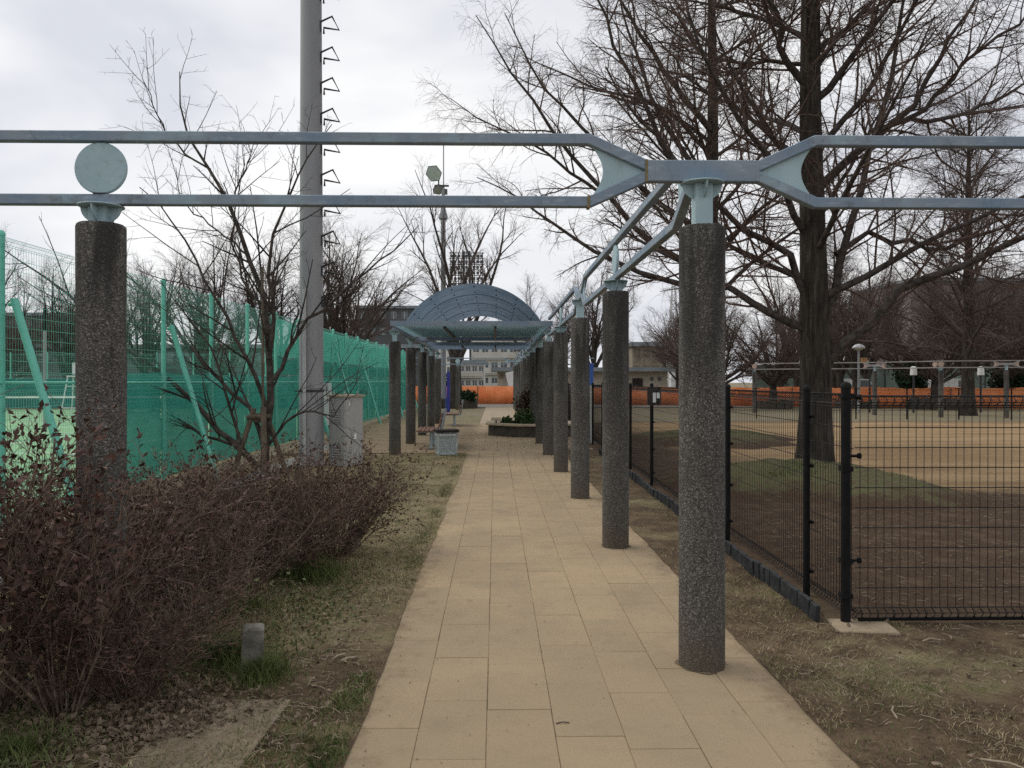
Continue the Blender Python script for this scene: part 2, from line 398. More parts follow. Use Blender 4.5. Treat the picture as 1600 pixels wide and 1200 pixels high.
class MB:
    def __init__(self): self.v = []; self.f = []
    def add(self, vs, fs):
        n = len(self.v); self.v += [tuple(p) for p in vs]; self.f += [tuple(i + n for i in f) for f in fs]; return self
    def box(self, c, s, rot=None, ch=0.0):
        hx, hy, hz = s[0] / 2, s[1] / 2, s[2] / 2
        if ch:
            vs = []
            for sx, sy in ((-1, -1), (1, -1), (1, 1), (-1, 1)):
                vs.append((sx * hx, sy * hy, -hz))
            for sx, sy in ((-1, -1), (1, -1), (1, 1), (-1, 1)):
                vs.append((sx * hx, sy * hy, hz - ch))
            for sx, sy in ((-1, -1), (1, -1), (1, 1), (-1, 1)):
                vs.append((sx * (hx - ch), sy * (hy - ch), hz))
            fs = [(3, 2, 1, 0)] + [(i, (i + 1) % 4, 4 + (i + 1) % 4, 4 + i) for i in range(4)] + [(4 + i, 4 + (i + 1) % 4, 8 + (i + 1) % 4, 8 + i) for i in range(4)] + [(8, 9, 10, 11)]
        else:
            vs = [(sx * hx, sy * hy, sz * hz) for sz in (-1, 1) for sx, sy in ((-1, -1), (1, -1), (1, 1), (-1, 1))]
            fs = [(3, 2, 1, 0), (4, 5, 6, 7)] + [(i, (i + 1) % 4, 4 + (i + 1) % 4, 4 + i) for i in range(4)]
        if rot is not None: vs = [rot @ Vector(p) for p in vs]
        return self.add([(p[0] + c[0], p[1] + c[1], p[2] + c[2]) for p in vs], fs)
    def prism(self, poly, lo, hi, axis='y'):
        n = len(poly)
        def P(a, b, t): return {'y': (a, t, b), 'x': (t, a, b), 'z': (a, b, t)}[axis]
        vs = [P(a, b, lo) for a, b in poly] + [P(a, b, hi) for a, b in poly]
        fs = [tuple(range(n)), tuple(range(2 * n - 1, n - 1, -1))] + [(i, n + i, n + (i + 1) % n, (i + 1) % n) for i in range(n)]
        return self.add(vs, fs)
    def tube(self, pts, r, sides=6, caps=True):
        pts = [Vector(p) for p in pts]; n = len(pts)
        rr = r if isinstance(r, (list, tuple)) else [r] * n
        vs = []
        prev = None
        for i, p in enumerate(pts):
            t = (pts[min(i + 1, n - 1)] - pts[max(i - 1, 0)]).normalized()
            ref = prev if prev is not None else (Vector((1, 0, 0)) if abs(t.x) < .8 else Vector((0, 1, 0)))
            a = ref - t * ref.dot(t)
            if a.length < 1e-5: a = t.orthogonal()
            a.normalize(); b = t.cross(a); prev = a
            for k in range(sides):
                th = 2 * math.pi * k / sides
                vs.append(p + (a * math.cos(th) + b * math.sin(th)) * rr[i])
        fs = []
        for i in range(n - 1):
            for k in range(sides):
                fs.append((i * sides + k, i * sides + (k + 1) % sides, (i + 1) * sides + (k + 1) % sides, (i + 1) * sides + k))
        if caps:
            fs.append(tuple(range(sides - 1, -1, -1))); fs.append(tuple(range((n - 1) * sides, n * sides)))
        return self.add(vs, fs)
    def lathe(self, prof, sides=24, c=(0, 0, 0)):
        vs = []
        for r, z in prof:
            for k in range(sides):
                th = 2 * math.pi * k / sides
                vs.append((c[0] + r * math.cos(th), c[1] + r * math.sin(th), c[2] + z))
        fs = []
        for i in range(len(prof) - 1):
            for k in range(sides):
                fs.append((i * sides + k, i * sides + (k + 1) % sides, (i + 1) * sides + (k + 1) % sides, (i + 1) * sides + k))
        fs.append(tuple(range(sides - 1, -1, -1))); fs.append(tuple(range((len(prof) - 1) * sides, len(prof) * sides)))
        return self.add(vs, fs)
    def mesh(self, name, smooth=False):
        me = bpy.data.meshes.new(name); me.from_pydata(self.v, [], self.f); me.update()
        if smooth:
            me.polygons.foreach_set('use_smooth', [True] * len(me.polygons))
            try: me.set_sharp_from_angle(angle=R(40))
            except Exception: pass
        return me
    def obj(self, name, mat, parent=None, loc=None, rot=None, smooth=False):
        return obj(name, self.mesh(name, smooth), mat, parent, loc, rot)

def np_mesh(name, V, F, smooth=False):
    V = np.asarray(V, dtype=np.float32).reshape(-1, 3); F = np.asarray(F, dtype=np.int32)
    k = F.shape[1]
    me = bpy.data.meshes.new(name)
    me.vertices.add(len(V)); me.vertices.foreach_set('co', V.ravel())
    me.loops.add(F.size); me.loops.foreach_set('vertex_index', F.ravel())
    me.polygons.add(len(F)); me.polygons.foreach_set('loop_start', np.arange(0, F.size, k, dtype=np.int32))
    if smooth: me.polygons.foreach_set('use_smooth', np.ones(len(F), dtype=bool))
    me.update(calc_edges=True); me.validate()
    return me
def norm(a): return a / np.maximum(np.linalg.norm(a, axis=-1, keepdims=True), 1e-9)
def tubes(P, Rd, sides):
    """P (m,n,3), Rd (m,n) -> verts, quads"""
    m, n, _ = P.shape
    T = np.empty_like(P)
    T[:, 1:-1] = P[:, 2:] - P[:, :-2]; T[:, 0] = P[:, 1] - P[:, 0]; T[:, -1] = P[:, -1] - P[:, -2]
    T = norm(T)
    ref = np.zeros((m, 1, 3)); ax = np.argmin(np.abs(T).sum(axis=1), axis=1); ref[np.arange(m), 0, ax] = 1
    A = norm(np.cross(T, np.broadcast_to(ref, T.shape))); B = np.cross(T, A)
    th = np.arange(sides) * 2 * np.pi / sides
    V = P[:, :, None, :] + Rd[:, :, None, None] * (np.cos(th)[None, None, :, None] * A[:, :, None, :] + np.sin(th)[None, None, :, None] * B[:, :, None, :])
    base = (np.arange(m) * n * sides)[:, None, None]
    i = (np.arange(n - 1) * sides)[None, :, None]; k = np.arange(sides)[None, None, :]; k2 = (k + 1) % sides
    F = np.stack([base + i + k, base + i + k2, base + i + sides + k2, base + i + sides + k], axis=-1).reshape(-1, 4)
    return V.reshape(-1, 3), F
def merge(parts):
    vs, fs, o = [], [], 0
    for v, f in parts:
        vs.append(v); fs.append(f + o); o += len(v)
    return np.concatenate(vs), np.concatenate(fs)
_LAT = np.random.default_rng(5).random((256, 256))
def vnoise(x, y):
    xi = np.floor(x).astype(int); yi = np.floor(y).astype(int); fx = x - xi; fy = y - yi
    fx = fx * fx * (3 - 2 * fx); fy = fy * fy * (3 - 2 * fy)
    g = lambda a, b: _LAT[a % 256, b % 256]
    return (g(xi, yi) * (1 - fx) + g(xi + 1, yi) * fx) * (1 - fy) + (g(xi, yi + 1) * (1 - fx) + g(xi + 1, yi + 1) * fx) * fy
def fbm(x, y):
    return (vnoise(x, y) * .55 + vnoise(x * 2.1 + 9, y * 2.1 + 4) * .28 + vnoise(x * 4.3 + 3, y * 4.3 + 8) * .17)
def grid(name, x0, x1, y0, y1, st, zf, mat, xf=None):
    nx = max(2, int((x1 - x0) / st) + 1); ny = max(2, int((y1 - y0) / st) + 1)
    X, Y = np.meshgrid(np.linspace(x0, x1, nx), np.linspace(y0, y1, ny))
    if xf is not None: X = xf(X, Y)
    V = np.stack([X, Y, zf(X, Y)], -1).reshape(-1, 3)
    i = np.arange(ny - 1)[:, None] * nx + np.arange(nx - 1)[None, :]
    F = np.stack([i, i + 1, i + nx + 1, i + nx], -1).reshape(-1, 4)
    return obj(name, np_mesh(name, V, F, True), mat)

# ================================================================== THE SETTING
def struct(o, label=None): return tag(o, label, None, None, 'structure')

# ground: a ring of flat earth far out, with a worked piece in front of the lens
def zl(X, Y): return .0262 + (.022 * (fbm(X * 3.1, Y * 3.1) - .5)) * np.clip((-.68 - X) / .12, 0, 1) + .03 * (fbm(X * .7 + 3, Y * .7) - .4) * np.clip((-.66 - X) / .5, 0, 1)
def zr(X, Y): return .0262 - .008 * np.clip((X - 1.6) / .3, 0, 1) + (.022 * (fbm(X * 3.3 + 40, Y * 3.3) - .5)) * np.clip((X - 1.5) / .12, 0, 1) - .05 * np.clip(np.maximum((X - 12.5) / 1.4, (Y - 18.4) / 1.5), 0, 1) + .03 * (fbm(X * .8, Y * .8 + 7) - .45) * np.clip((X - 1.5) / .5, 0, 1)
struct(MB().add([(-500, -300, -.03), (500, -300, -.03), (500, 900, -.03), (-500, 900, -.03)], [(0, 1, 2, 3)]).obj('ground', 'ground'))
def xl(X, Y):
    k = np.clip((X + 1.1) / .5, 0, 1)
    return X + k * (.07 * (fbm(Y * 1.3, Y * 0 + 2.2) - .45) + .022 * (fbm(Y * 5.0, Y * 0 + 5) - .5))
def xr(X, Y):
    k = np.clip((1.9 - X) / .46, 0, 1)
    return X - k * (.07 * (fbm(Y * 1.2 + 20, Y * 0 + 6) - .45) + .02 * (fbm(Y * 5.0, Y * 0 + 9) - .5))
struct(grid('grass_verge', -3.4, -.60, 1.2, 16.95, .06, zl, 'ground', xl))
struct(grid('dirt_verge', 1.42, 14, 1.2, 20, .07, zr, 'ground', xr))
# mounds under the two large conifers
def mound(cx, cy, rx, ry, h):
    th = np.linspace(0, 2 * np.pi, 81)[:-1]; rr = np.linspace(0, 1, 26)
    V = []
    for r in rr:
        for t in th:
            k = 1 + .16 * math.sin(3 * t + cx) + .08 * math.sin(7 * t)
            x = cx + rx * r * k * math.cos(t); y = cy + ry * r * k * math.sin(t)
            z = h * (1 - r * r) ** 1.3 * (.8 + .4 * float(fbm(np.array(x * 2.0), np.array(y * 2.0)))) - .045 * r ** 6 + .10 * (float(fbm(np.array(x * 2.6 + 3), np.array(y * 2.6))) - .5) * (1 - r ** 4) * min(1, r * 3)
            V.append((x, y, z + .01))
    F = []
    for i in range(len(rr) - 1):
        for k in range(80):
            F.append((i * 80 + k, i * 80 + (k + 1) % 80, (i + 1) * 80 + (k + 1) % 80, (i + 1) * 80 + k))
    return V, F
t = NT('mound_turf').world()
n2 = t.noise(3.0, 6, .65); n4 = t.noise(120, 3, .7)
cgr = t.mix(t.step(n4, .35, .7), (.055, .060, .026), (.18, .175, .09))
cso = t.mix(t.step(n4, .35, .7), (.06, .043, .03), (.16, .12, .08))
t.bump(n4, .7, .02)
n5 = t.noise(11, 6, .7)
cov = t.math('ADD', t.math('MULTIPLY', t.xyz()[2], 1.7), t.math('ADD', t.math('MULTIPLY', n2, .9), t.math('MULTIPLY', n5, .6)))
cover = t.step(cov, .84, 1.10)
earth = t.mix(t.step(n4, .35, .7), (.045, .029, .019), (.11, .072, .047))
MT['mound'] = t.done(t.mix(cover, earth, t.mix(t.step(n5, .48, .62), cgr, cso)), .95, spec=.1)
MOUNDS = [(4.6, 11.75, 2.1, 2.6, .34), (5.7, 21.0, 2.4, 2.8, .26)]
for (cx, cy, rx, ry, h) in MOUNDS:
    V, F = mound(cx, cy, rx, ry, h)
    struct(obj('grass_mound', np_mesh('grass_mound', V, F, True), 'mound'))
def zm(x, y):
    z = np.zeros_like(x)
    for (cx, cy, rx, ry, h) in MOUNDS:
        r2 = ((x - cx) / rx) ** 2 + ((y - cy) / ry) ** 2
        z = np.maximum(z, np.where(r2 < 1, h * np.clip(1 - r2, 0, 1) ** 1.3 * .98, 0))
    return z

# paved path: bed, single slabs near by, joined slabs further off
bed = struct(MB().box((.405, 9.5, -.009), (2.10, 16.0, .05)).obj('paved_path', 'joint'))
TW, TL, GAP, TOP = .2985, .598, .0024, .021
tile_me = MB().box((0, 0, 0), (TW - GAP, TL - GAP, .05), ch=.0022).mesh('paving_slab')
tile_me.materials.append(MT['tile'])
LANES = [-.635 + TW * (i + .5) for i in range(7)]
OFFS = [.12, .42, .31, .02, .50, .23, .38]
far_tiles = []
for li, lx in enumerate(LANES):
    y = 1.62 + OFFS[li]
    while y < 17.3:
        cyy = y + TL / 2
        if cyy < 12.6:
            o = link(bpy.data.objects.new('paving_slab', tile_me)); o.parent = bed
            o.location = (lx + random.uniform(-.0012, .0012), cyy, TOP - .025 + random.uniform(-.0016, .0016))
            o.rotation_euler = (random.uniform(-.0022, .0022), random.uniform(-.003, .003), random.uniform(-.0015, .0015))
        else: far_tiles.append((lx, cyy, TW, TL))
        y += TL
def flat_tiles(name, rects, top, parent):
    mb = MB()
    for (x, y, w, l) in rects:
        mb.box((x, y, top - .02 + random.uniform(-.002, .002)), (w - .008, l - .008, .04))
    o = mb.obj(name, 'tile', parent); o['kind'] = 'stuff'; return o
flat_tiles('distant_slabs', far_tiles, TOP, bed)
# plaza under the vaulted canopy, then the path going on to the road
plaza = struct(MB().box((-1.25, 23.2, -.025), (6.9, 12.2, .05)).obj('plaza', 'joint'))
rects = []
for j in range(20):
    for i in range(11):
        w = .62; x = -4.6 + w * i + (.31 if j % 2 else 0)
        if x < 2.0: rects.append((x, 17.5 + j * .605, w, .605))
flat_tiles('plaza_slabs', rects, .02, plaza)
struct(MB().box((.30, 38.4, -.006), (1.75, 18.2, .04)).obj('far_path', 'slab'))
struct(MB().box((8, 51.2, -.004), (90, 7.4, .05)).obj('road', 'asphalt'))
struct(MB().box((-3.9, 14.1, -.004), (.32, 17.5, .06)).obj('path_kerb', 'kerb'))
struct(MB().box((-4.85, 20.5, .0), (.55, 27, .05)).obj('fence_footing_strip', 'slab'))
# tennis court behind the green fence
court = struct(MB().box((-31, 26.5, -.012), (51, 36.6, .03)).obj('tennis_court', 'court'))
mb = MB()
for (x, y, sx, sy) in ((-18, 17.5, 24, .06), (-18, 31, 24, .05), (-9.0, 30, .06, 26), (-12, 24.5, .05, 13), (-18, 24.5, 12, .05), (-24, 30, .06, 26), (-18, 37.4, 12, .05)):
    mb.box((x, y, .0055), (sx, sy, .004))
tag(mb.obj('court_line', 'court_line', court), 'white painted court lines')

# ================================================================== PERGOLA
ZU, ZL, ZM, BH = 2.846, 2.512, 2.678, .055      # centre heights of upper bar, lower bar, pinched beam; bar height
CT = 2.382                                       # top of the stone shafts
PIN, FLR = .30, .61
PITCH, Y1, XR, XL = 3.1, 4.29, 1.113, -2.09
def shaft_mesh():
    r = .122; prof = [(r, -.06)] + [(r + .0008 * math.sin(z * 9), z) for z in np.linspace(.05, CT - .02, 12)] + [(r - .004, CT - .006), (r - .012, CT)]
    mb = MB().lathe(prof, 40); return mb.mesh('shaft', True)
SHAFT = shaft_mesh(); SHAFT.materials.append(MT['stone'])
def half_disc(r, th, n=14):
    poly = [(-r, 0)] + [(r * math.cos(math.pi + math.pi * k / n), r * .82 * math.sin(math.pi + math.pi * k / n)) for k in range(1, n)] + [(r, 0)]
    return poly
def saddle_meshes(zt):
    plate = MB().lathe([(.112, zt - .010), (.116, zt - .006), (.114, zt - .002)], 28).mesh('saddle_plate', True)
    fa = [(a, b + zt - .0105) for a, b in half_disc(.108, .01)]
    fin_a = MB().prism(fa, -.004, .004, 'y').mesh('saddle_fin')
    fin_b = MB().prism(fa, -.0038, .0042, 'x').mesh('saddle_fin')
    neck = MB().box((0, 0, (CT - .01 + zt - .011) / 2), (.092, .092, zt - .011 - CT + .01)).mesh('neck')
    for me in (plate, fin_a, fin_b, neck): me.materials.append(MT['cyan'])
    return plate, fin_a, fin_b, neck
SAD_P = saddle_meshes(ZM - BH - .0015)      # under the pinched beam
SAD_D = saddle_meshes(ZL - BH / 2 - .001)   # under the two bars with the disc
SAD_C = saddle_meshes(2.60)                 # under the canopy edge beams
def column(x, y, sad, label, group='stone columns of the pergola', sc=1.0):
    t = thing('stone_column', label, 'column', (x, y, 0), 0, group)
    t.scale = (sc, sc, sc)
    s = obj('shaft', SHAFT, None, t); s.rotation_euler = (0, 0, random.uniform(0, 6))
    for nm, me in zip(('saddle_plate', 'saddle_fin', 'saddle_fin', 'neck'), sad): obj(nm, me, None, t)
    return t
ORD = ['first', 'second', 'third', 'fourth', 'fifth', 'sixth', 'seventh', 'eighth', 'ninth', 'tenth', 'eleventh', 'twelfth', 'thirteenth', 'last']
for i in range(14):
    canopy = 4 <= i <= 8
    sad = SAD_C if canopy else (SAD_P if i % 2 == 0 else SAD_D)
    lab = {0: 'nearest dark stone column, right of the path, under the pinched beam joint'}.get(i, '%s dark stone column from the front in the long right-hand row' % ORD[i])
    column(XR, Y1 + PITCH * i, sad if i != 13 else SAD_P, lab)
column(XL, Y1, SAD_D, 'large dark stone column at left behind the brown shrubs, under the round disc')
for i in range(4, 9):
    column(XL, Y1 + PITCH * i, SAD_C, '%s dark stone column from the front in the left row under the canopy' % ORD[i - 4])
column(XL, Y1 + PITCH * 13, SAD_D, 'distant stone column in front of the thick tree trunk, under a small disc')
column(XR + 3.2, Y1, SAD_D, 'dark stone column under the right end of the front beam')

def bar_outline(pts, hh):
    """mitred outline of a bar that follows pts (s, z)"""
    up, dn = [], []
    n = len(pts)
    for i, (s, z) in enumerate(pts):
        d0 = (Vector((s, z)) - Vector(pts[i - 1])).normalized() if i > 0 else None
        d1 = (Vector(pts[i + 1]) - Vector((s, z))).normalized() if i < n - 1 else None
        if d0 is None: nn = Vector((-d1.y, d1.x)); k = 1
        elif d1 is None: nn = Vector((-d0.y, d0.x)); k = 1
        else:
            n0 = Vector((-d0.y, d0.x)); n1 = Vector((-d1.y, d1.x)); nn = (n0 + n1).normalized(); k = 1 / max(.3, nn.dot(n0))
        up.append((s + nn.x * hh * k, z + nn.y * hh * k)); dn.append((s - nn.x * hh * k, z - nn.y * hh * k))
    return up + dn[::-1]
def ladder(name, label, loc, rz, marks, s0, s1, beam='beam', plate='cyan', group=None, trim=0.0):
    """a beam of two bars that pinch together over marks 'p' and hold a disc at marks 'd'; runs along local +X"""
    t = thing(name, label, 'beam', loc, rz, group)
    pins = [s for k, s in marks if k == 'p']
    pins.sort(); cuts = ([] if s0 in pins else [s0]) + pins + [s1]
    for a, b in zip(cuts[:-1], cuts[1:]):
        ap, bp = a in pins, b in pins
        for up in (True, False):
            zm = ZM + (BH / 2 + .0006 if up else -BH / 2 - .0006); zf = ZU if up else ZL
            pts = []
            if ap: pts += [(a + (trim if a == s0 else 0), zm), (a + PIN, zm), (a + FLR, zf)]
            else: pts += [(a, zf)]
            if bp: pts += [(b - FLR, zf), (b - PIN, zm), (b, zm)]
            else: pts += [(b, zf)]
            o = MB().prism(bar_outline(pts, BH / 2), -.0275, .0275, 'y').obj('upper_bar' if up else 'lower_bar', beam, t)
            bv = o.modifiers.new('bevel', 'BEVEL'); bv.width = .004; bv.segments = 1; bv.limit_method = 'ANGLE'
        for pin, sg, has in ((a, 1, ap), (b, -1, bp)):
            if not has: continue
            x0, x1 = pin + sg * (PIN + .01), pin + sg * FLR
            hu = ZU - .012; hl = ZL + .012
            poly = [(x0, ZM), (x1, hu)]
            for k in range(1, 10):
                u = k / 10; poly.append((x1 - sg * .075 * math.sin(math.pi * u), hu + (hl - hu) * u))
            poly += [(x1, hl)]
            MB().prism(poly, -.005, .005, 'y').obj('gusset_plate', plate, t)
    for p_ in pins:
        a_ = p_ - PIN - .004 if p_ > s0 else p_ + trim; b_ = p_ + PIN + .004 if p_ < s1 else p_
        o = MB().box(((a_ + b_) / 2, 0, ZM), (b_ - a_, .0590, 2 * BH + .0045)).obj('pinch_beam', beam, t)
        bv = o.modifiers.new('bevel', 'BEVEL'); bv.width = .004; bv.segments = 1
    for k, s in marks:
        if k == 'd':
            hgt = (ZU - ZL - BH) / 2 - .002
            mb = MB().lathe([(.03, -.017), (hgt - .006, -.013), (hgt, -.006), (hgt, .006), (hgt - .006, .013), (.03, .017)], 44)
            o = mb.obj('disc', plate, t, (s, 0, (ZU + ZL) / 2), (R(90), 0, 0), True)
    return t
front = ladder('pergola_beam', 'blue steel double beam with disc and pinched joint crossing the foreground', (XR, Y1, 0), 0,
               [('p', 0), ('d', XL - XR), ('d', 3.2), ('p', -6.4)], -7.6, 4.4)
for (s, z, rz) in ((-.305, ZM, 0), (-.615, ZL - .002, 0)):
    MB().box((s, 0, z), (.014, .0625, .119 if abs(z - ZM) < .01 else .064)).obj('weld_seam', 'weld', front)
MB().box((.0, 0, ZM), (.004, .0605, .1160)).obj('weld_seam', 'beam', front)
MB().prism([(XL - XR - .03, ZL + BH / 2), (XL - XR + .03, ZL + BH / 2), (XL - XR + .03, ZL + BH / 2 + .006), (XL - XR - .03, ZL + BH / 2 + .006)], -.03, .03, 'y').obj('disc_clip', 'steel', front)
ladder('pergola_beam', 'blue steel double beam running away along the right-hand columns to the canopy', (XR, Y1, 0), R(90),
       [('p', 0), ('d', PITCH), ('p', 2 * PITCH), ('d', 3 * PITCH)], 0, 4 * PITCH - .16, trim=.0285)
ladder('pergola_beam', 'distant blue double beam along the right-hand columns beyond the canopy', (XR, Y1, 0), R(90),
       [('d', 9 * PITCH), ('p', 10 * PITCH), ('d', 11 * PITCH), ('p', 12 * PITCH)], 8 * PITCH + .2, 13 * PITCH - .1)
ladder('pergola_beam', 'distant blue double beam with small disc before the thick tree', (XR, Y1 + PITCH * 13, 0), 0,
       [('p', 0), ('d', XL - XR), ('d', 3.2), ('p', -6.4)], -7.6, 4.4)

# canopy with flat slats and a barrel vault
YC0, YC1 = Y1 + 4 * PITCH, Y1 + 8 * PITCH
can = thing('vaulted_canopy', 'blue canopy of flat slats with an arched barrel roof over the plaza', 'canopy', (0, YC0, 0))
CL = YC1 - YC0
for x in (XR, XL):
    MB().box((x, CL / 2, 2.645), (.06, CL + .3, .09)).obj('edge_beam', 'beam', can)
WX = XR - XL
ys = [-.18] + [.22 + .40 * k for k in range(10)] + [5.75, 8.7] + [9.1 + .40 * k for k in range(8)]
for k, y in enumerate(ys):
    big = k in (0, 11, 12)
    MB().box(((XR + XL) / 2, y, 2.745), (WX + (.14 if big else .04), .04 if big else .03, .105 if big else .10)).obj('front_slat' if big else 'slat', 'beam' if big else ('slat_blue' if k > 12 else 'slat'), can)
for x in (-1.05, .0):
    MB().box((x, 1.9, 2.667), (.05, 4.1, .05)).obj('purlin', 'steel', can)
    MB().box((x, 10.3, 2.668), (.05, 3.3, .05)).obj('purlin', 'steel', can)
VH, VW, VX, VZ0 = .80, 1.42, -.46, 2.80
rad = (VW * VW + VH * VH) / (2 * VH); th0 = math.asin(VW / rad)
NP = 8; PLEN = 8.4 / NP
for k in range(NP):
    off = .012 * (k % 2)
    y0 = .15 + k * PLEN; y1 = y0 + PLEN + (.03 if k % 2 else -.002)
    prof_o = [((rad + off + .012) * math.sin(-th0 + 2 * th0 * j / 28), (rad + off + .012) * math.cos(-th0 + 2 * th0 * j / 28)) for j in range(29)]
    prof_i = [((rad + off) * math.sin(-th0 + 2 * th0 * j / 28), (rad + off) * math.cos(-th0 + 2 * th0 * j / 28)) for j in range(29)]
    poly = [(VX + a, VZ0 + VH - rad + b) for a, b in prof_o + prof_i[::-1]]
    vp = MB().prism(poly, y0, y1, 'y').obj('vault_panel', 'vault', can)
    for j in range(7):
        a = -th0 * .86 + 2 * th0 * .86 * j / 6
        MB().lathe([(.016, -.012), (.016, .006), (.008, .014)], 8, (0, 0, 0)).obj('bolt', 'steel', vp, (VX + (rad - .012) * math.sin(a), y0 + .38, VZ0 + VH - rad + (rad - .012) * math.cos(a)), (0, math.pi + a, 0))
for s in (-1, 1):
    MB().box((VX + s * VW, 4.3, 2.787), (.06, 8.6, .055)).obj('vault_sill', 'beam', can)

# ================================================================== GREEN COURT FENCE
gf = thing('court_fence', 'tall green welded mesh fence with windbreak netting along the tennis court', 'fence', (-5.43, 6.8, 0), R(-1.03))
SP, NB = 2.05, 19
def wires(P, r, sides=3):
    P = np.array(P, dtype=float); return tubes(P, np.full(P.shape[:2], r), sides)
def mesh_panel(z0, z1, length, r=.0026, vs=.05, hs=.125, roll=.05, loops=False):
    vert = []
    n = int(length / vs)
    for k in range(n + 1):
        y = .03 + (length - .06) * k / n
        vert.append([(roll * .2, y, z0), (roll, y, z0 + roll * .8), (0, y, z0 + roll * 1.2), (0, y, z1 - roll * 1.2), (roll, y, z1 - roll * .8), (roll * .2, y, z1), (0, y, z1 - roll * .3)])
    hz = []
    for zz in np.arange(z0 + roll * 1.2, z1 - roll, hs): hz.append([(-.004, .0, zz), (-.004, length, zz)])
    for zz in (z0, z1): hz.append([(roll * .2, .0, zz), (roll * .2, length, zz)])
    for zz in (z0 + roll * .8, z1 - roll * .8): hz.append([(roll, .0, zz), (roll, length, zz)])
    for zz in (z1 - roll * 1.2,): hz.append([(-.004, .0, zz), (-.004, length, zz)])
    out = [wires(vert, r), wires(hz, r * 1.15, 4)]
    if loops:
        # the curled top: each wire pair is joined by a rounded loop under a doubled top wire
        lp = []
        for k in range(0, n, 2):
            y = .03 + (length - .06) * k / n; w = (length - .06) / n
            for (za, zb, sg) in ((z1 - .062, z1 + .004, 1), (z0 + .062, z0 - .004, -1)):
                lp.append([(0, y + w * .08, za), (roll * .7, y - w * .10, za + sg * .030), (roll * .5, y + w * .1, zb - sg * .010), (roll * .2, y + w * .5, zb), (roll * .5, y + w * .9, zb - sg * .010), (roll * .7, y + w * 1.10, za + sg * .030), (0, y + w * .92, za)])
        out.append(wires(lp, r * 1.25, 4))
        out.append(wires([[(.0, 0, z1 - .062), (.0, length, z1 - .062)], [(roll * .3, 0, z1 - .006), (roll * .3, length, z1 - .006)], [(.0, 0, z0 + .062), (.0, length, z0 + .062)]], r * 1.5, 5))
    return merge(out)
v1, f1 = mesh_panel(.06, 1.50, SP, r=.0019, roll=.06); v2, f2 = mesh_panel(1.58, 3.12, SP, r=.0019, roll=.06)
P_LO = np_mesh('lower_mesh_panel', v1, f1); P_HI = np_mesh('upper_mesh_panel', v2, f2)
for me in (P_LO, P_HI): me.materials.append(MT['green_paint'])
POST = MB().lathe([(.038, -.1), (.038, 3.14), (.044, 3.145), (.044, 3.17), (.02, 3.2)], 14).mesh('post', True); POST.materials.append(MT['green_paint'])
def net_mesh(name, z0, z1, mat, ph):
    ny, nz = 24, 12; V = []
    for i in range(nz + 1):
        for j in range(ny + 1):
            u, w = j / ny, i / nz
            bulge = .035 * math.sin(math.pi * u) * math.sin(math.pi * w)
            wr = .012 * math.sin(9 * u + 4 * w + ph) + .008 * math.sin(23 * u - 7 * w + 2 * ph) + .006 * math.sin(31 * w + 5 * u)
            V.append((-.05 - bulge + wr, .01 + (SP - .02) * u, z0 + (z1 - z0) * w - (.03 * math.sin(math.pi * u) if i == nz else 0)))
    F = [(i * (ny + 1) + j, i * (ny + 1) + j + 1, (i + 1) * (ny + 1) + j + 1, (i + 1) * (ny + 1) + j) for i in range(nz) for j in range(ny)]
    me = np_mesh(name, V, F, True); me.materials.append(MT[mat]); return me
NLOS = [net_mesh('windbreak_net', .05, 1.70, 'net_low', p) for p in (0, 1.7, 3.1)]
NMIS = [net_mesh('windbreak_net', 1.72, 2.14, 'net_low', p) for p in (0, 1.7, 3.1)]
NUPS = [net_mesh('upper_windbreak_net', 2.15, 3.09, 'net_up', p) for p in (0, 1.7, 3.1)]
NLO = NLOS[0]
for k in range(NB + 1):
    obj('post', POST, None, gf, (0, k * SP, 0))
    if k < NB:
        obj('lower_mesh_panel', P_LO, None, gf, (.045, k * SP, 0)); obj('upper_mesh_panel', P_HI, None, gf, (.045, k * SP, 0))
        if k >= 2: obj('windbreak_net', NLOS[k % 3], None, gf, (0, k * SP, 0))
        if k >= 6:
            obj('windbreak_net', NMIS[k % 3], None, gf, (0, k * SP, 0)); obj('upper_windbreak_net', NUPS[(k * 2) % 3], None, gf, (0, k * SP, 0))
for z in (1.535,):
    MB().tube([(.02, 0, z), (.02, SP * NB, z)], .018, 8).obj('mid_rail', 'green_paint', gf)
MB().tube([(.02, 0, .05), (.02, SP * NB, .05)], .014, 8).obj('bottom_rail', 'green_paint', gf)
BRACE = MB().tube([(0, 0, -.05), (-.74, 0, 2.46)], .042, 12).tube([(-.80, 0, 2.40), (-.72, 0, 2.40)], .02, 8).mesh('brace', True); BRACE.materials.append(MT['green_paint'])
for k in (1, 3, 7, 9, 11, 14, 17):
    obj('brace', BRACE, None, gf, (.82, k * SP + .1, 0))
tag(MB().box((0, 0, 0), (.30, .02, 1.25), None).obj('notice_board', 'white', None, (-4.98, 23.7, .88), (0, 0, R(8))),
    'white notice board on the green fence beside the grey pole', 'board')

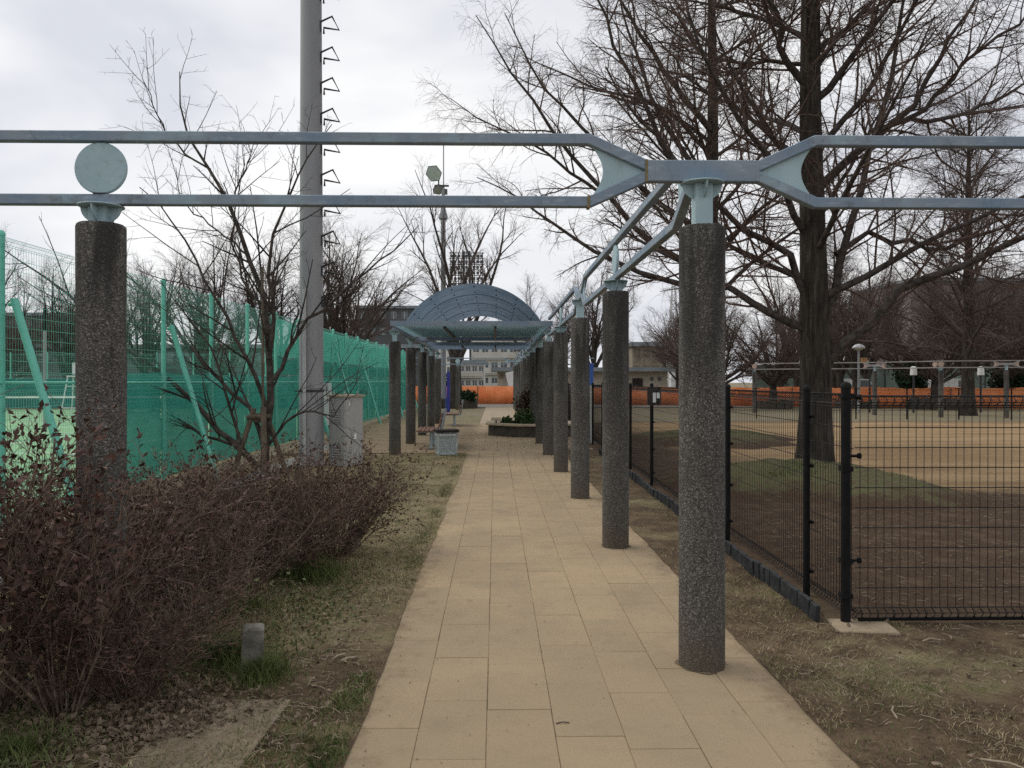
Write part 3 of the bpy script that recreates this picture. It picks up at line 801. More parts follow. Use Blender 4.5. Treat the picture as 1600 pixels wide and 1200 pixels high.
# far side of the court: a second fence, a net and posts
ff = thing('court_fence', 'far green mesh fence closing the back of the tennis court', 'fence', (-4.85, 45.8, 0), R(90))
for k in range(16):
    obj('post', POST, None, ff, (0, k * SP, 0))
    if k < 15: obj('lower_mesh_panel', P_LO, None, ff, (0, k * SP, 0)); obj('upper_mesh_panel', P_HI, None, ff, (0, k * SP, 0)); obj('windbreak_net', NLO, None, ff, (0, k * SP, 0))
tn = thing('tennis_net', 'tennis net with white band on the green court', 'net', (-18, 31, 0))
MB().box((0, 0, .95), (12.8, .02, .07)).obj('white_band', 'court_line', tn)
v_, f_ = merge([wires([[(x, 0, .02), (x, 0, .92)] for x in np.arange(-6.4, 6.4, .09)], .003), wires([[(-6.4, 0, z), (6.4, 0, z)] for z in np.arange(.05, .92, .09)], .003)])
obj('netting', np_mesh('netting', v_, f_), 'black_wire', tn)
for s in (-1, 1): MB().lathe([(.04, 0), (.04, 1.05), (.02, 1.08)], 12, (s * 6.4, 0, 0)).obj('net_post', 'green_paint', tn)
cp = thing('lamp_pole', 'slim grey pole with dark top standing on the tennis court', 'pole', (-13.85, 24.9, 0))
MB().lathe([(.055, 0), (.05, 3.1)], 12).obj('shaft', 'pole', cp, smooth=True)
MB().lathe([(.052, 3.1), (.05, 3.8), (.02, 3.83)], 12).obj('cap', 'black', cp, smooth=True)
uc = thing('umpire_chair', 'pale umpire chair beyond the court mesh', 'chair', (-17.6, 34, 0))
for sx in (-1, 1):
    for sy in (-1, 1): MB().tube([(sx * .45, sy * .45, 0), (sx * .25, sy * .22, 1.75)], .03, 6).obj('leg', 'lattice', uc)
MB().box((0, 0, 1.77), (.6, .5, .05)).obj('seat', 'lattice', uc)
MB().box((0, .25, 2.1), (.6, .04, .5)).obj('backrest', 'lattice', uc)
for z in (.45, .9, 1.35): MB().box((0, -.45 + z * .12, z), (.8 - z * .18, .05, .04)).obj('rung', 'lattice', uc)

# ================================================================== BLACK ENCLOSURE FENCE
bf = thing('black_mesh_fence', 'black welded mesh fence with posts along the right of the path', 'fence', (2.21, 5.0, 0), R(-.85))
v1, f1 = mesh_panel(.045, 1.47, 2.04, r=.0026, vs=.05, hs=.127, roll=.055, loops=True)
BP = np_mesh('mesh_panel', v1, f1); BP.materials.append(MT['black_wire'])
v1, f1 = mesh_panel(.045, 1.47, .66, r=.0026, vs=.05, hs=.127, roll=.055, loops=True)
BPS = np_mesh('mesh_panel', v1, f1); BPS.materials.append(MT['black_wire'])
BPOST = MB().lathe([(.0245, -.1), (.0245, 1.485), (.029, 1.487), (.028, 1.505), (.018, 1.520), (.004, 1.526)], 14).mesh('post', True); BPOST.materials.append(MT['black'])
CLIP = MB().box((.030, 0, 0), (.022, .065, .022)).lathe([(.007, -.006), (.007, .006)], 8, (.046, 0, 0)).mesh('clip'); CLIP.materials.append(MT['black'])
obj('mesh_panel', BPS, None, bf, (.05, 0, 0))
BN = 15
for k in range(BN + 1):
    y = .66 + k * 2.04
    obj('post', BPOST, None, bf, (0, y, 0))
    if k < BN: obj('mesh_panel', BP, None, bf, (.05, y, 0))
    if k < 4:
        for z in (.2, .55, .95, 1.3): obj('clip', CLIP, None, bf, (0, y, z))
gp = MB().lathe([(.030, -.1), (.030, 1.505), (.035, 1.507), (.034, 1.528), (.021, 1.544), (.004, 1.55)], 16).obj('corner_post', 'black', bf, smooth=True)
mb = MB()
for z in (.2, .42, 1.0, 1.46): mb.box((0, 0, z), (.068, .068, .03))
mb.obj('band', 'black', bf)
gate = thing('mesh_gate', 'black mesh gate panel hinged on the corner post at right', 'gate', (2.27, 5.0, 0), R(-90))
for k in range(3):
    v1, f1 = mesh_panel(.06, 1.46, 2.0, r=.0028, vs=.0525, hs=.1265, roll=.05, loops=True)
    obj('mesh_panel', np_mesh('mesh_panel', v1, f1), 'black_wire', gate, (0, .0 + 2.0 * k, 0))
    if k: obj('post', BPOST, None, gate, (.02, 2.0 * k + .03, 0))
MB().tube([(0, .02, .05), (0, 6.0, .05)], .012, 6).obj('bottom_rail', 'black', gate)
for z in (.42, 1.08, 1.45):
    MB().tube([(0, -.045, z), (0, .025, z)], .009, 8).lathe([(.010, -.016), (.015, -.01), (.015, .012), (.010, .018)], 10, (0, .026, z)).obj('hinge', 'black', gate)
tag(MB().box((0, 0, 0), (.36, .26, .05), ch=.008).obj('concrete_pad', 'slab', None, (2.28, 4.92, .012), (0, 0, R(-6))), 'small sandy concrete pad under the corner post', 'slab')
tag(MB().box((0, 0, 0), (.02, .22, .26)).obj('fence_panel', 'lid', None, (2.30, 11.55, 1.34), (0, 0, R(-70))), 'dark panel tied to the black mesh fence', 'panel')
ns = thing('notice_sheet', 'small white paper notices hung on the black mesh fence', 'notice', (2.30, 11.45, 1.30), R(20))
MB().box((-.035, -.03, .02), (.045, .006, .14)).obj('sheet', 'white', ns); MB().box((.03, -.03, .05), (.05, .006, .08)).obj('sheet', 'white', ns)
# black edging boards along the foot of the fence
eb = thing('lawn_edging', 'low black ribbed edging along the foot of the black fence', 'edging', (2.04, 5.02, 0), R(-.85))
EB = MB().box((0, .056, .035), (.030, .108, .19), ch=.006).mesh('edging_board'); EB.materials.append(MT['edging'])
for k in range(105):
    o = obj('edging_board', EB, None, eb, (.012 * math.sin(k * .35) + random.uniform(-.004, .004), k * .113, .012 * math.sin(k * .21) + random.uniform(-.006, .006)), (random.uniform(-.03, .03), random.uniform(-.06, .06), random.uniform(-.05, .05)))

# orange barrier, far left to far right
ob = thing('orange_barrier', 'long orange safety net barrier along the far road', 'barrier', (0, 0, 0))
pts = [(-9, 55.2), (-5, 55.0), (-1.2, 54.8), (2.2, 54.4), (6, 53.3), (10, 51.6), (14, 50.0), (18, 48.2), (22, 46.6), (26, 45.2), (30, 44.2), (34, 43.4), (38, 42.8)]
for (a, b) in zip(pts[:-1], pts[1:]):
    n = 14; V = []; 
    dx, dy = b[0] - a[0], b[1] - a[1]; L = math.hypot(dx, dy); nx, ny = -dy / L, dx / L
    for k in range(n + 1):
        u = k / n; sag = .09 * math.sin(math.pi * u) * random.uniform(.5, 1.2) if a[0] > 8 else .012 * math.sin(math.pi * u)
        w = .06 * math.sin(u * 17 + a[0]) + .03 * math.sin(u * 41 + 2 * a[0]); x = a[0] + dx * u + nx * w; y = a[1] + dy * u + ny * w
        V += [(x, y, .02), (x, y, .6), (x, y, 1.24 - sag), (x + nx * .03, y + ny * .03, 1.24 - sag), (x + nx * .03, y + ny * .03, .6), (x + nx * .03, y + ny * .03, .02)]
    F = [(i * 6 + j, i * 6 + (j + 1) % 6, (i + 1) * 6 + (j + 1) % 6, (i + 1) * 6 + j) for i in range(n) for j in range(6)]
    obj('net_panel', np_mesh('net_panel', V, F, True), 'orange', ob)
    MB().lathe([(.03, 0), (.03, 1.2)], 8, (a[0], a[1] - .06, 0)).obj('stake', 'stake', ob)

# ================================================================== STREET FURNITURE
# big grey floodlight mast with step loops
mast = thing('floodlight_mast', 'thick grey steel mast with step loops rising out of the picture', 'mast', (-3.34, 14.6, 0))
MB().lathe([(.225, -.05), (.222, .3), (.216, 1.6), (.205, 4.0), (.19, 8.0), (.175, 13.0), (.165, 16)], 40).obj('shaft', 'pole', mast, smooth=True)
MB().tube([(-.07, -.245, 0), (-.07, -.238, 1.5), (-.07, -.232, 3.2)], .032, 12).obj('conduit', 'pole_light', mast, smooth=True)
MB().lathe([(.226, 1.36), (.232, 1.365), (.232, 1.40), (.226, 1.405)], 36).tube([(-.29, -.05, 1.38), (-.20, -.05, 1.385)], .012, 8).obj('band', 'steel', mast, smooth=True)
MB().lathe([(.30, -.04), (.30, .06), (.26, .08)], 32).obj('footing', 'kerb', mast, smooth=True)
STEP = MB().tube([(.0, -.03, -.10), (.0, -.03, .07), (.21, -.05, .16), (.33, -.02, -.07), (.04, .05, .0), (.04, .05, -.11)], .020, 7).mesh('step_loop', True); STEP.materials.append(MT['steel'])
for k in range(14):
    z = 3.0 + k * .553
    obj('step_loop', STEP, None, mast, (.205 - .0042 * (z - 3), -.03, z))
# switch cabinet
cab = thing('electrical_cabinet', 'grey metal electrical cabinet with louvre vents beside the mast', 'cabinet', (-2.72, 14.62, 0), R(-41))
CW, CD, CH = .44, .42, 1.26
MB().box((0, 0, CH / 2 + .02), (CW, CD, CH)).obj('body', 'cab_a', cab)
MB().box((0, 0, CH + .035), (CW + .07, CD + .07, .03)).obj('roof', 'tan_rim', cab)
MB().box((0, 0, .0), (CW + .04, CD + .04, .06)).obj('plinth', 'kerb', cab)
MB().box((.222, 0, .66), (.006, CD - .05, CH - .10)).obj('door', 'cab_a', cab)
for z in (.92, .28):
    ve = MB().box((-.02, -.2125, z), (.26, .012, .26)).obj('vent', 'cab_v', cab)
    for j in range(5):
        MB().box((-.02, -.2215, z - .09 + j * .045), (.21, .014, .018), Matrix.Rotation(R(25), 3, 'X')).obj('louvre', 'pole_light', ve)
MB().box((-.19, -.2125, .63), (.01, .006, CH - .08)).obj('seam', 'cab_v', cab)
MB().box((.228, .02, .56), (.03, .05, .10)).box((.24, -.02, .58), (.02, .04, .03)).obj('lock', 'white', cab)
MB().box((.227, -.10, 1.14), (.006, .03, .05)).obj('label_plate', 'white', cab)
for (x, y) in ((-.15, -.15), (.15, -.15), (.15, .15)): MB().lathe([(.014, 0), (.014, .05), (.008, .06)], 8, (x, y, CH + .05)).obj('lifting_eye', 'cab_a', cab)

# benches facing the court, seen end-on
def make_bench():
    t = thing('bench', 'x', 'bench')
    for k in range(5):
        MB().box((-.19 + k * .094, .75, .415), (.078, 1.5, .03), ch=.004).obj('seat_slat', 'wood_red', t)
    for k in range(3):
        rot = Matrix.Rotation(R(14), 3, 'Y')
        MB().box((.275 + k * .033, .75, .52 + k * .125), (.026, 1.5, .10), rot, ch=.004).obj('back_slat', 'wood_red', t)
    for y in (.16, 1.34):
        MB().tube([(.30, y, .37), (.345, y, .55), (.39, y, .88)], .026, 8).obj('back_support', 'bench_steel', t)
        MB().box((.05, y, .385), (.5, .05, .03)).obj('seat_bearer', 'bench_steel', t)
        MB().tube([(.10, y, .0), (.10, y, .38)], .032, 10).lathe([(.075, .018), (.075, .032), (.04, .04)], 12, (.10, y, 0)).obj('leg', 'bench_steel', t)
    return t
b1 = make_bench(); b1.location = (-1.55, 18.0, .02); b1.rotation_euler = (0, 0, R(2))
tag(b1, 'near red-brown slatted bench behind the litter bin', 'bench', 'benches on the plaza')
b2 = copy_tree(b1); b2.location = (-1.50, 27.2, .02)
tag(b2, 'further red-brown slatted bench by the blue post', 'bench', 'benches on the plaza')

# litter bin
lb = thing('litter_bin', 'square terrazzo litter bin with dark lid and plastic liner', 'bin', (-1.02, 16.62, .012), R(12))
def taper(b, t_, z0, z1):
    return [(sx * b, sy * b, z0) for sx, sy in ((-1, -1), (1, -1), (1, 1), (-1, 1))] + [(sx * t_, sy * t_, z1) for sx, sy in ((-1, -1), (1, -1), (1, 1), (-1, 1))], [(3, 2, 1, 0), (4, 5, 6, 7)] + [(i, (i + 1) % 4, 4 + (i + 1) % 4, 4 + i) for i in range(4)]
MB().add(*taper(.178, .196, .06, .43)).obj('panel_box', 'terrazzo', lb)
for sx, sy in ((-1, -1), (1, -1), (1, 1), (-1, 1)):
    MB().tube([(sx * .178, sy * .178, .0), (sx * .197, sy * .197, .45)], .022, 4).obj('corner_post', 'bin_frame', lb)
mb = MB()
for z, w in ((.055, .18), (.44, .198)):
    for s in (-1, 1):
        mb.box((0, s * w, z), (2 * w - .045, .03, .04)); mb.box((s * w, 0, z), (.03, 2 * w - .045, .04))
mb.obj('rail', 'bin_frame', lb)
MB().add(*taper(.206, .214, .38, .485)).obj('liner', 'bag', lb)
MB().add(*taper(.225, .245, .49, .545)).obj('lid', 'lid', lb)

# octagonal planter round a column
pl = thing('planter', 'low octagonal planter with tan rim around a right-hand column', 'planter', (XR, 23.2, .0))
def ring(n, r0, r1, z0, z1, ph=0.0):
    V, F = [], []
    for k in range(n):
        a = 2 * math.pi * k / n + ph
        for r, z in ((r1, z0), (r1, z1), (r0, z1), (r0, z0)): V.append((r * math.cos(a), r * math.sin(a), z))
    for k in range(n):
        for j in range(4): F.append((k * 4 + j, ((k + 1) % n) * 4 + j, ((k + 1) % n) * 4 + (j + 1) % 4, k * 4 + (j + 1) % 4))
    return V, F
ANG = math.pi / 8
for k in range(8):
    a0, a1 = 2 * math.pi * k / 8 + ANG, 2 * math.pi * (k + 1) / 8 + ANG
    def seg(r0, r1, z0, z1, e):
        V = []
        for a in (a0 + e, a1 - e):
            for r, z in ((r0, z0), (r1, z0), (r1, z1), (r0, z1)): V.append((r * math.cos(a), r * math.sin(a), z))
        return V, [(0, 1, 2, 3), (7, 6, 5, 4), (0, 4, 5, 1), (1, 5, 6, 2), (2, 6, 7, 3), (3, 7, 4, 0)]
    MB().add(*seg(1.12, 1.42, 0, .32, .004)).obj('wall_block', 'planter', pl)
    MB().add(*seg(1.02, 1.50, .322, .37, .003)).obj('rim_slab', 'tan_rim', pl)
MB().lathe([(1.13, .0), (1.13, .27), (.4, .30)], 16).obj('soil', 'joint', pl)
sgn = thing('plaque_stand', 'small tilted tan plaque on a short stalk at the planter rim', 'plaque', (.02, 22.5, .37))
MB().box((0, 0, .05), (.04, .04, .1)).obj('stalk', 'stake', sgn)
MB().box((0, 0, .125), (.28, .16, .03), Matrix.Rotation(R(20), 3, 'X')).obj('plate', 'tan_rim', sgn)

# blue post, blue sign, lamp mast with floodlights
bp = thing('blue_post_sign', 'tall deep blue post sign on the lawn by the far bench', 'sign', (-2.26, 38.6, 0))
MB().box((0, 0, .99), (.15, .12, 2.06)).obj('panel', 'blue_sign', bp); MB().box((-.12, 0, .66), (.05, .06, 1.36)).obj('side_strip', 'blue_plate', bp)
bs = thing('blue_sign', 'narrow blue sign plate on a grey pole behind the right-hand columns', 'sign', (2.42, 20.2, 0))
MB().lathe([(.03, 0), (.03, 1.5)], 10).obj('pole', 'pole_light', bs); MB().box((0, -.04, 1.74), (.11, .02, .54)).obj('plate', 'blue_plate', bs)
fm = thing('floodlight_mast', 'slim distant mast with paired floodlight heads above the arched canopy', 'mast', (-3.25, 50, 0))
MB().lathe([(.17, 0), (.165, 6), (.145, 11.6), (.28, 11.7), (.28, 11.85), (.20, 12.1), (.11, 12.5), (.10, 13.6)], 20).obj('shaft', 'pole', fm, smooth=True)
MB().tube([(.02, 0, 13.5), (.02, 0, 16.4)], .035, 6).obj('lightning_rod', 'pole', fm)
def hexhead(tilt, loc, s):
    rot = Matrix.Rotation(R(tilt[2]), 3, 'Z') @ Matrix.Rotation(R(tilt[0]), 3, 'X')
    vs = []
    for r, y in ((.30, .0), (.46, -.25), (.48, -.30), (.44, -.305)):
        for k in range(6): vs.append(rot @ Vector((r * s * math.cos(k * math.pi / 3), y * s, r * s * math.sin(k * math.pi / 3))) + Vector(loc))
    fs = [(i * 6 + k, i * 6 + (k + 1) % 6, (i + 1) * 6 + (k + 1) % 6, (i + 1) * 6 + k) for i in range(3) for k in range(6)] + [tuple(range(6))]
    h = MB().add(vs, fs).obj('lamp_head', 'flood', fm)
    MB().add(vs[18:24], [(5, 4, 3, 2, 1, 0)]).obj('lens', 'lens', h)
hexhead((28, 0, -20), (-.45, -.2, 14.55), 1.15); hexhead((60, 0, 30), (-.35, .3, 13.75), .9)
MB().box((-.1, 0, 13.75), (.9, .12, .1)).box((-.28, -.05, 14.1), (.08, .08, .8)).box((.1, .1, 13.4), (.3, .3, .3)).obj('bracket', 'flood', fm)

# stadium light bank far off
sl = thing('stadium_light_bank', 'dark rack of stadium floodlights far behind the bare trees', 'floodlights', (-5.4, 150, 0))
mb = MB()
for k in range(7): mb.box((0, 0, 19.3 + k * 1.05), (6.6, .12, .14))
for x in (-3.0, -1.5, 0, 1.5, 3.0): mb.box((x, .1, 22.3), (.14, .12, 7))
mb.obj('rack', 'flood', sl)
mb = MB()
for k in range(6):
    for j in range(9): mb.box((-2.8 + j * .7, -.15, 19.75 + k * 1.05), (.5, .4, .5))
mb.obj('lamp_row', 'flood', sl)['kind'] = 'stuff'
MB().tube([(-.8, .3, 0), (-.5, .3, 26)], .22, 8).tube([(.8, .3, 0), (.5, .3, 26)], .22, 8).obj('tower_leg', 'flood', sl)

# concrete markers, plate, sticks
for (x, y, h, lab, tl) in ((-1.27, 4.19, .28, 'short weathered concrete stake in green grass beside the brown shrub', .04), (-1.30, 7.42, .24, 'short concrete stake half hidden at the foot of the far shrub', -.03)):
    mb = MB().box((0, 0, h / 2 - .05), (.105, .10, h + .1), ch=.012)
    o = mb.obj('concrete_stake', 'concrete', None, (x, y, 0), (.02, tl, R(14))); tag(o, lab, 'stake', 'concrete stakes by the shrubs')
plate = thing('checker_plate', 'rusty tan checker plate cover lying beside the path', 'plate', (-1.235, 3.20, .022), R(-3))
plate.rotation_euler = (R(.3), R(-.8), R(-3))
MB().box((0, 0, 0), (.47, 1.25, .03), ch=.004).obj('sheet', 'rust_plate', plate)
mb = MB()
for i in range(13):
    for j in range(37):
        x = -.204 + i * .034; y = -.605 + j * .0336; a = R(45 if (i + j) % 2 else -45); ca, sa = math.cos(a), math.sin(a)
        P4 = [(.013 * ca, .013 * sa), (-.004 * sa, .004 * ca), (-.013 * ca, -.013 * sa), (.004 * sa, -.004 * ca)]
        mb.add([(x + p, y + q, .0152) for p, q in P4] + [(x, y, .0180)], [(0, 1, 4), (1, 2, 4), (2, 3, 4), (3, 0, 4)])
mb.obj('raised_lugs', 'rust_plate', plate)['kind'] = 'stuff'
for k, (x, y, a, l) in enumerate(((-.86, 4.40, 62, .10), (-.80, 4.36, 45, .085))):
    tag(MB().tube([(-l / 2, 0, 0), (0, .006, .004), (l / 2, -.002, 0)], .006, 6).obj('stick', 'stick', None, (x, y, .042), (0, 0, R(a))),
        ('left' if k == 0 else 'right') + ' of two pale broken sticks on the bare soil', 'stick', 'sticks on the soil')
for (x, y, a, l, lab) in ((1.83, 3.62, 70, .14, 'curved pale stick lying on the right-hand dirt by the slabs'), (2.02, 3.10, -40, .20, 'long pale stick on the dry grass in the right corner'), (2.55, 4.62, 10, .12, 'pale dry husk on the dirt before the gate')):
    tag(MB().tube([(-l / 2, 0, 0), (0, .015, .008), (l / 2, 0, 0)], .0045, 6).obj('stick', 'stick', None, (x, y, .036), (0, 0, R(a))), lab, 'stick', 'sticks on the soil')
tag(MB().tube([(-.03, 0, 0), (0, .004, .003), (.03, -.003, .001)], .0025, 5).obj('twig', 'lid', None, (.30, 3.56, .026), (0, 0, R(8))), 'tiny dark twig lying on the paving slabs', 'twig')

# ================================================================== BUILDINGS AND FAR THINGS
hut = thing('park_building', 'low beige park building with flat grey-blue roof behind the orange barrier', 'building', (0.15, 62, 0))
MB().box((6.6, 2.5, 1.15), (13.2, 5, 2.4)).obj('wall', 'beige', hut)
MB().box((6.6, 2.2, 2.48), (14.2, 6.2, .30)).obj('roof', 'roof', hut)
for x in (.75, 1.27): MB().box((x, -.03, .95), (.5, .06, 1.9)).obj('door', 'hut_door', hut)
MB().box((.35, -.03, 1.95), (.35, .05, .35)).obj('vent', 'brown_wall', hut)
MB().box((10.9, -.03, .95), (.8, .06, 1.7)).obj('doorway', 'lid', hut)
for x in (12.3, 12.9): MB().box((x - .3, -.03, 1.75), (.25, .05, .25)).obj('window', 'glass', hut)
def block(name, label, loc, w, d, h, floors, bays, wall, rail, rz=0, win='glass'):
    t = thing(name, label, 'building', loc, R(rz))
    MB().box((w / 2, d / 2, h / 2), (w, d, h)).obj('wall', wall, t)
    MB().box((w / 2, d / 2 - .2, h + .25), (w + .4, d + .6, .5)).obj('roof', 'roof', t)
    fh = h / floors
    for fl in range(floors):
        if rail: MB().box((w / 2, -.55, fl * fh + fh * .28), (w - .5, .12, fh * .38)).box((w / 2, -.3, fl * fh + .05), (w - .5, .6, .12)).obj('balcony', rail, t)
        for b in range(bays):
            bw = w / bays
            wn = MB().box((bw * (b + .5), -.012, fl * fh + fh * .58), (bw * .62, .06, fh * .46)).obj('window', win, t)
            MB().box((bw * (b + .5), -.05, fl * fh + fh * .58), (.08, .04, fh * .46)).obj('frame', 'apt_wall' if win == 'glass' else wall, wn)
    return t
block('apartment_block', 'white balconied apartment block seen under the canopy slats', (-4.2, 140, 0), 13, 10, 10.8, 4, 8, 'apt_wall', 'apt_rail')
block('apartment_block', 'low pale balconied block behind the thick tree trunk', (-6.4, 118, 0), 4.8, 8, 4.2, 2, 5, 'apt_wall', 'apt_rail')
block('scaffold_building', 'brown netted building rising behind the low park building', (15.8, 92, 0), 8.6, 10, 5.6, 3, 8, 'brown_wall', None, 0, 'brown_win')
block('office_building', 'wide grey-brown building behind the trees at far right', (64, 122, 0), 60, 20, 17, 5, 10, 'grey_wall', None, 0, 'brown_win')
block('far_building', 'dark flat-roofed building behind the trees left of the canopy', (-26, 150, 0), 14, 10, 15.2, 5, 7, 'dark_wall', None)
block('far_building', 'grey building seen through the green court fence at far left', (-88, 135, 0), 18, 10, 12.5, 4, 8, 'dark_wall', None)
block('far_building', 'long low dark building beyond the tennis court trees', (-78, 112, 0), 68, 8, 6.2, 2, 20, 'dark_wall', None)
block('far_building', 'pale far building just left of the arched canopy', (-24, 260, 0), 12, 10, 24, 7, 6, 'apt_wall', None)
lt = thing('lattice_tower', 'white steel lattice tower beside the nearest column', 'tower', (17.9, 80, 0))
mb = MB()
def tw(z): return .75 - .62 * (z / 11.5)
for sx, sy in ((-1, -1), (1, -1), (1, 1), (-1, 1)): mb.tube([(sx * tw(0), sy * tw(0), 0), (sx * tw(11.5), sy * tw(11.5), 11.5)], .055, 4)
for k in range(13):
    z0, z1 = k * .88, (k + 1) * .88
    a, b = tw(z0), tw(z1)
    for (p, q) in (((-1, -1), (1, -1)), ((1, -1), (1, 1)), ((1, 1), (-1, 1)), ((-1, 1), (-1, -1))):
        mb.tube([(p[0] * a, p[1] * a, z0), (q[0] * b, q[1] * b, z1)], .03, 4); mb.tube([(p[0] * b, p[1] * b, z1), (q[0] * b, q[1] * b, z1)], .03, 4)
mb.obj('lattice', 'lattice', lt)
MB().box((0, -.1, 1.4), (.75, .9, 2.6)).obj('base_screen', 'white', lt)
tag(MB().box((0, 0, 0), (.85, .06, 1.9)).obj('banner', 'white', None, (1.85 - .5, 58.5, 1.35), (0, R(-12), 0)), 'tilted white banner board behind the orange barrier', 'board')
gw = thing('windscreen_fence', 'long pale green windscreen fence far behind the right-hand trees', 'fence', (24, 74, 0), R(-4))
MT['faded'] = simple('faded_screen', (.10, .135, .12), (.16, .20, .175), .3, .9)
SCR = MB().box((1.5, 0, 1.55), (2.94, .05, 3.1)).mesh('screen_panel'); SCR.materials.append(MT['faded'])
SPO = MB().lathe([(.05, 0), (.05, 3.5)], 8).mesh('post'); SPO.materials.append(MT['steel'])
for k in range(14): obj('screen_panel', SCR, None, gw, (k * 3, 0, 0)); obj('post', SPO, None, gw, (k * 3, -.06, 0))
for k, (x, y, w) in enumerate(((29.5, 66, 4.4), (36.5, 63, 3.2))):
    v = thing('white_van', ('left' if k == 0 else 'right') + ' white van parked far behind the orange barrier', 'van', (x, y, 0), 0, 'vans behind the barrier')
    MB().prism([(-w / 2, .35), (w / 2, .35), (w / 2, .95), (w / 2 - .55, 1.1), (w / 2 - 1.0, 1.75), (-w / 2 + .1, 1.8), (-w / 2, 1.6)], -.85, .85, 'y').obj('body', 'white', v)
    MB().prism([(w / 2 - .65, 1.12), (w / 2 - 1.02, 1.65), (w / 2 - 1.7, 1.65), (w / 2 - 1.7, 1.12)], -.87, .87, 'y').obj('window', 'glass', v)
    for sx in (-1, 1): MB().lathe([(.32, -.9), (.32, .9)], 16).obj('wheel', 'lid', v, (sx * (w / 2 - .8), 0, .33), (R(90), 0, 0))

# second pergola at the far right, faded
P2 = [(13.0, 39.9, 'd'), (17.9, 37.4, 'p'), (19.6, 34.8, 'd'), (22.0, 34.0, 'p'), (25.4, 32.8, 'd'), (28.6, 31.8, 'p')]
for k, (x, y, kd) in enumerate(P2):
    column(x, y, SAD_P if kd == 'p' else SAD_D, '%s grey column from the left of the far right-hand pergola' % ORD[k], 'columns of the far pergola', .86)
for k in range(5):
    a, b = P2[k], P2[k + 1]
    dx, dy = b[0] - a[0], b[1] - a[1]; L = math.hypot(dx, dy) / .86
    o = ladder('far_pergola_beam', 'faded pale double beam, %s span from the left of the far pergola' % ORD[k], (a[0], a[1], 0), math.atan2(dy, dx),
           [('p' if a[2] == 'p' else 'd', .001 if a[2] == 'p' else .0), ('p' if b[2] == 'p' else 'd', L - .001 if b[2] == 'p' else L - .3)], 0.0, L, 'pale_bar', 'pink', 'beams of the far pergola')
    o.scale = (.86, .86, .86)
# thin black fence in front of it
tf = thing('thin_fence', 'thin dark post fence on the far side of the sandy ground', 'fence', (11, 33.5, 0), R(-9))
for k in range(12):
    MB().box((k * 2.0, 0, .62), (.045, .045, 1.26)).box((k * 2.0, 0, 1.26), (.28, .05, .03)).obj('post', 'black', tf)
for z in (.35, .8, 1.2): MB().tube([(0, 0, z), (22, 0, z)], .008, 5).obj('rail', 'black_wire', tf)
pk = thing('park_lamp', 'park lamp post with mushroom head and small wooden box', 'lamp', (18.1, 39.5, 0))
MB().lathe([(.06, 0), (.055, 3.1)], 12).obj('post', 'pole', pk, smooth=True); MB().lathe([(.06, 3.08), (.30, 3.2), (.30, 3.27), (.18, 3.38), (.03, 3.42)], 16).obj('lamp_head', 'pole_light', pk, smooth=True)
MB().box((.22, -.05, 2.6), (.28, .25, .26)).obj('wooden_box', 'box_wood', pk); MB().box((.55, 0, 1.35), (.06, .06, 2.7)).obj('side_post', 'steel', pk)
for k, (x, y) in enumerate(((20.6, 39.0), (24.2, 39.4))):
    q = thing('lantern', ('left' if k == 0 else 'right') + ' white cylindrical lantern on a post near the far pergola', 'lamp', (x, y, 0), 0, 'lanterns by the far pergola')
    MB().lathe([(.05, 0), (.05, 1.85)], 10).obj('post', 'steel', q); MB().lathe([(.10, 1.85), (.16, 1.87), (.14, 2.25), (.06, 2.3)], 14).obj('lantern_head', 'lamp_white', q, smooth=True)

# ================================================================== VEGETATION
def resample(pts, n):
    p = np.array(pts, float); s = np.concatenate([[0], np.cumsum(np.linalg.norm(np.diff(p, axis=0), axis=1))])
    q = np.linspace(0, s[-1], n); return np.stack([np.interp(q, s, p[:, k]) for k in range(3)], -1)
def grow(S, D, L, n, wig, trop, rng, curl=0.0):
    m = len(S); P = [S]; d = norm(D); step = (L / n)[:, None]
    bend = rng.normal(size=(m, 3)) * curl
    for i in range(n):
        d = norm(d + rng.normal(size=(m, 3)) * wig + bend + np.array([0, 0, trop]))
        P.append(P[-1] + d * step)
    return np.stack(P, 1)
def taper_r(r0, r1, n):
    k = np.linspace(0, 1, n)[None, :]; return r0[:, None] * (1 - k) + np.asarray(r1)[:, None] * k
def spawn(P, Rd, per, t0, t1, a0, a1, rng, updown=1.0):
    m, n, _ = P.shape
    idx = np.repeat(np.arange(m), per) if np.isscalar(per) else np.repeat(np.arange(m), per)
    c = len(idx)
    if np.isscalar(per): base = np.tile(np.arange(per), m) / per; t = t0 + (t1 - t0) * (base + rng.random(c) / per)
    else: t = t0 + (t1 - t0) * rng.random(c)
    f = t * (n - 1); i = np.minimum(f.astype(int), n - 2); u = (f - i)[:, None]
    S = P[idx, i] * (1 - u) + P[idx, i + 1] * u
    T = norm(P[idx, i + 1] - P[idx, i])
    q = rng.normal(size=(c, 3)); q[:, 2] *= updown
    q = norm(q - T * np.sum(q * T, -1, keepdims=True))
    a = np.radians(rng.uniform(a0, a1, c))[:, None]
    D = np.cos(a) * T + np.sin(a) * q
    r = Rd[idx, i] * (1 - u[:, 0]) + Rd[idx, i + 1] * u[:, 0]
    return S, D, t, r, idx
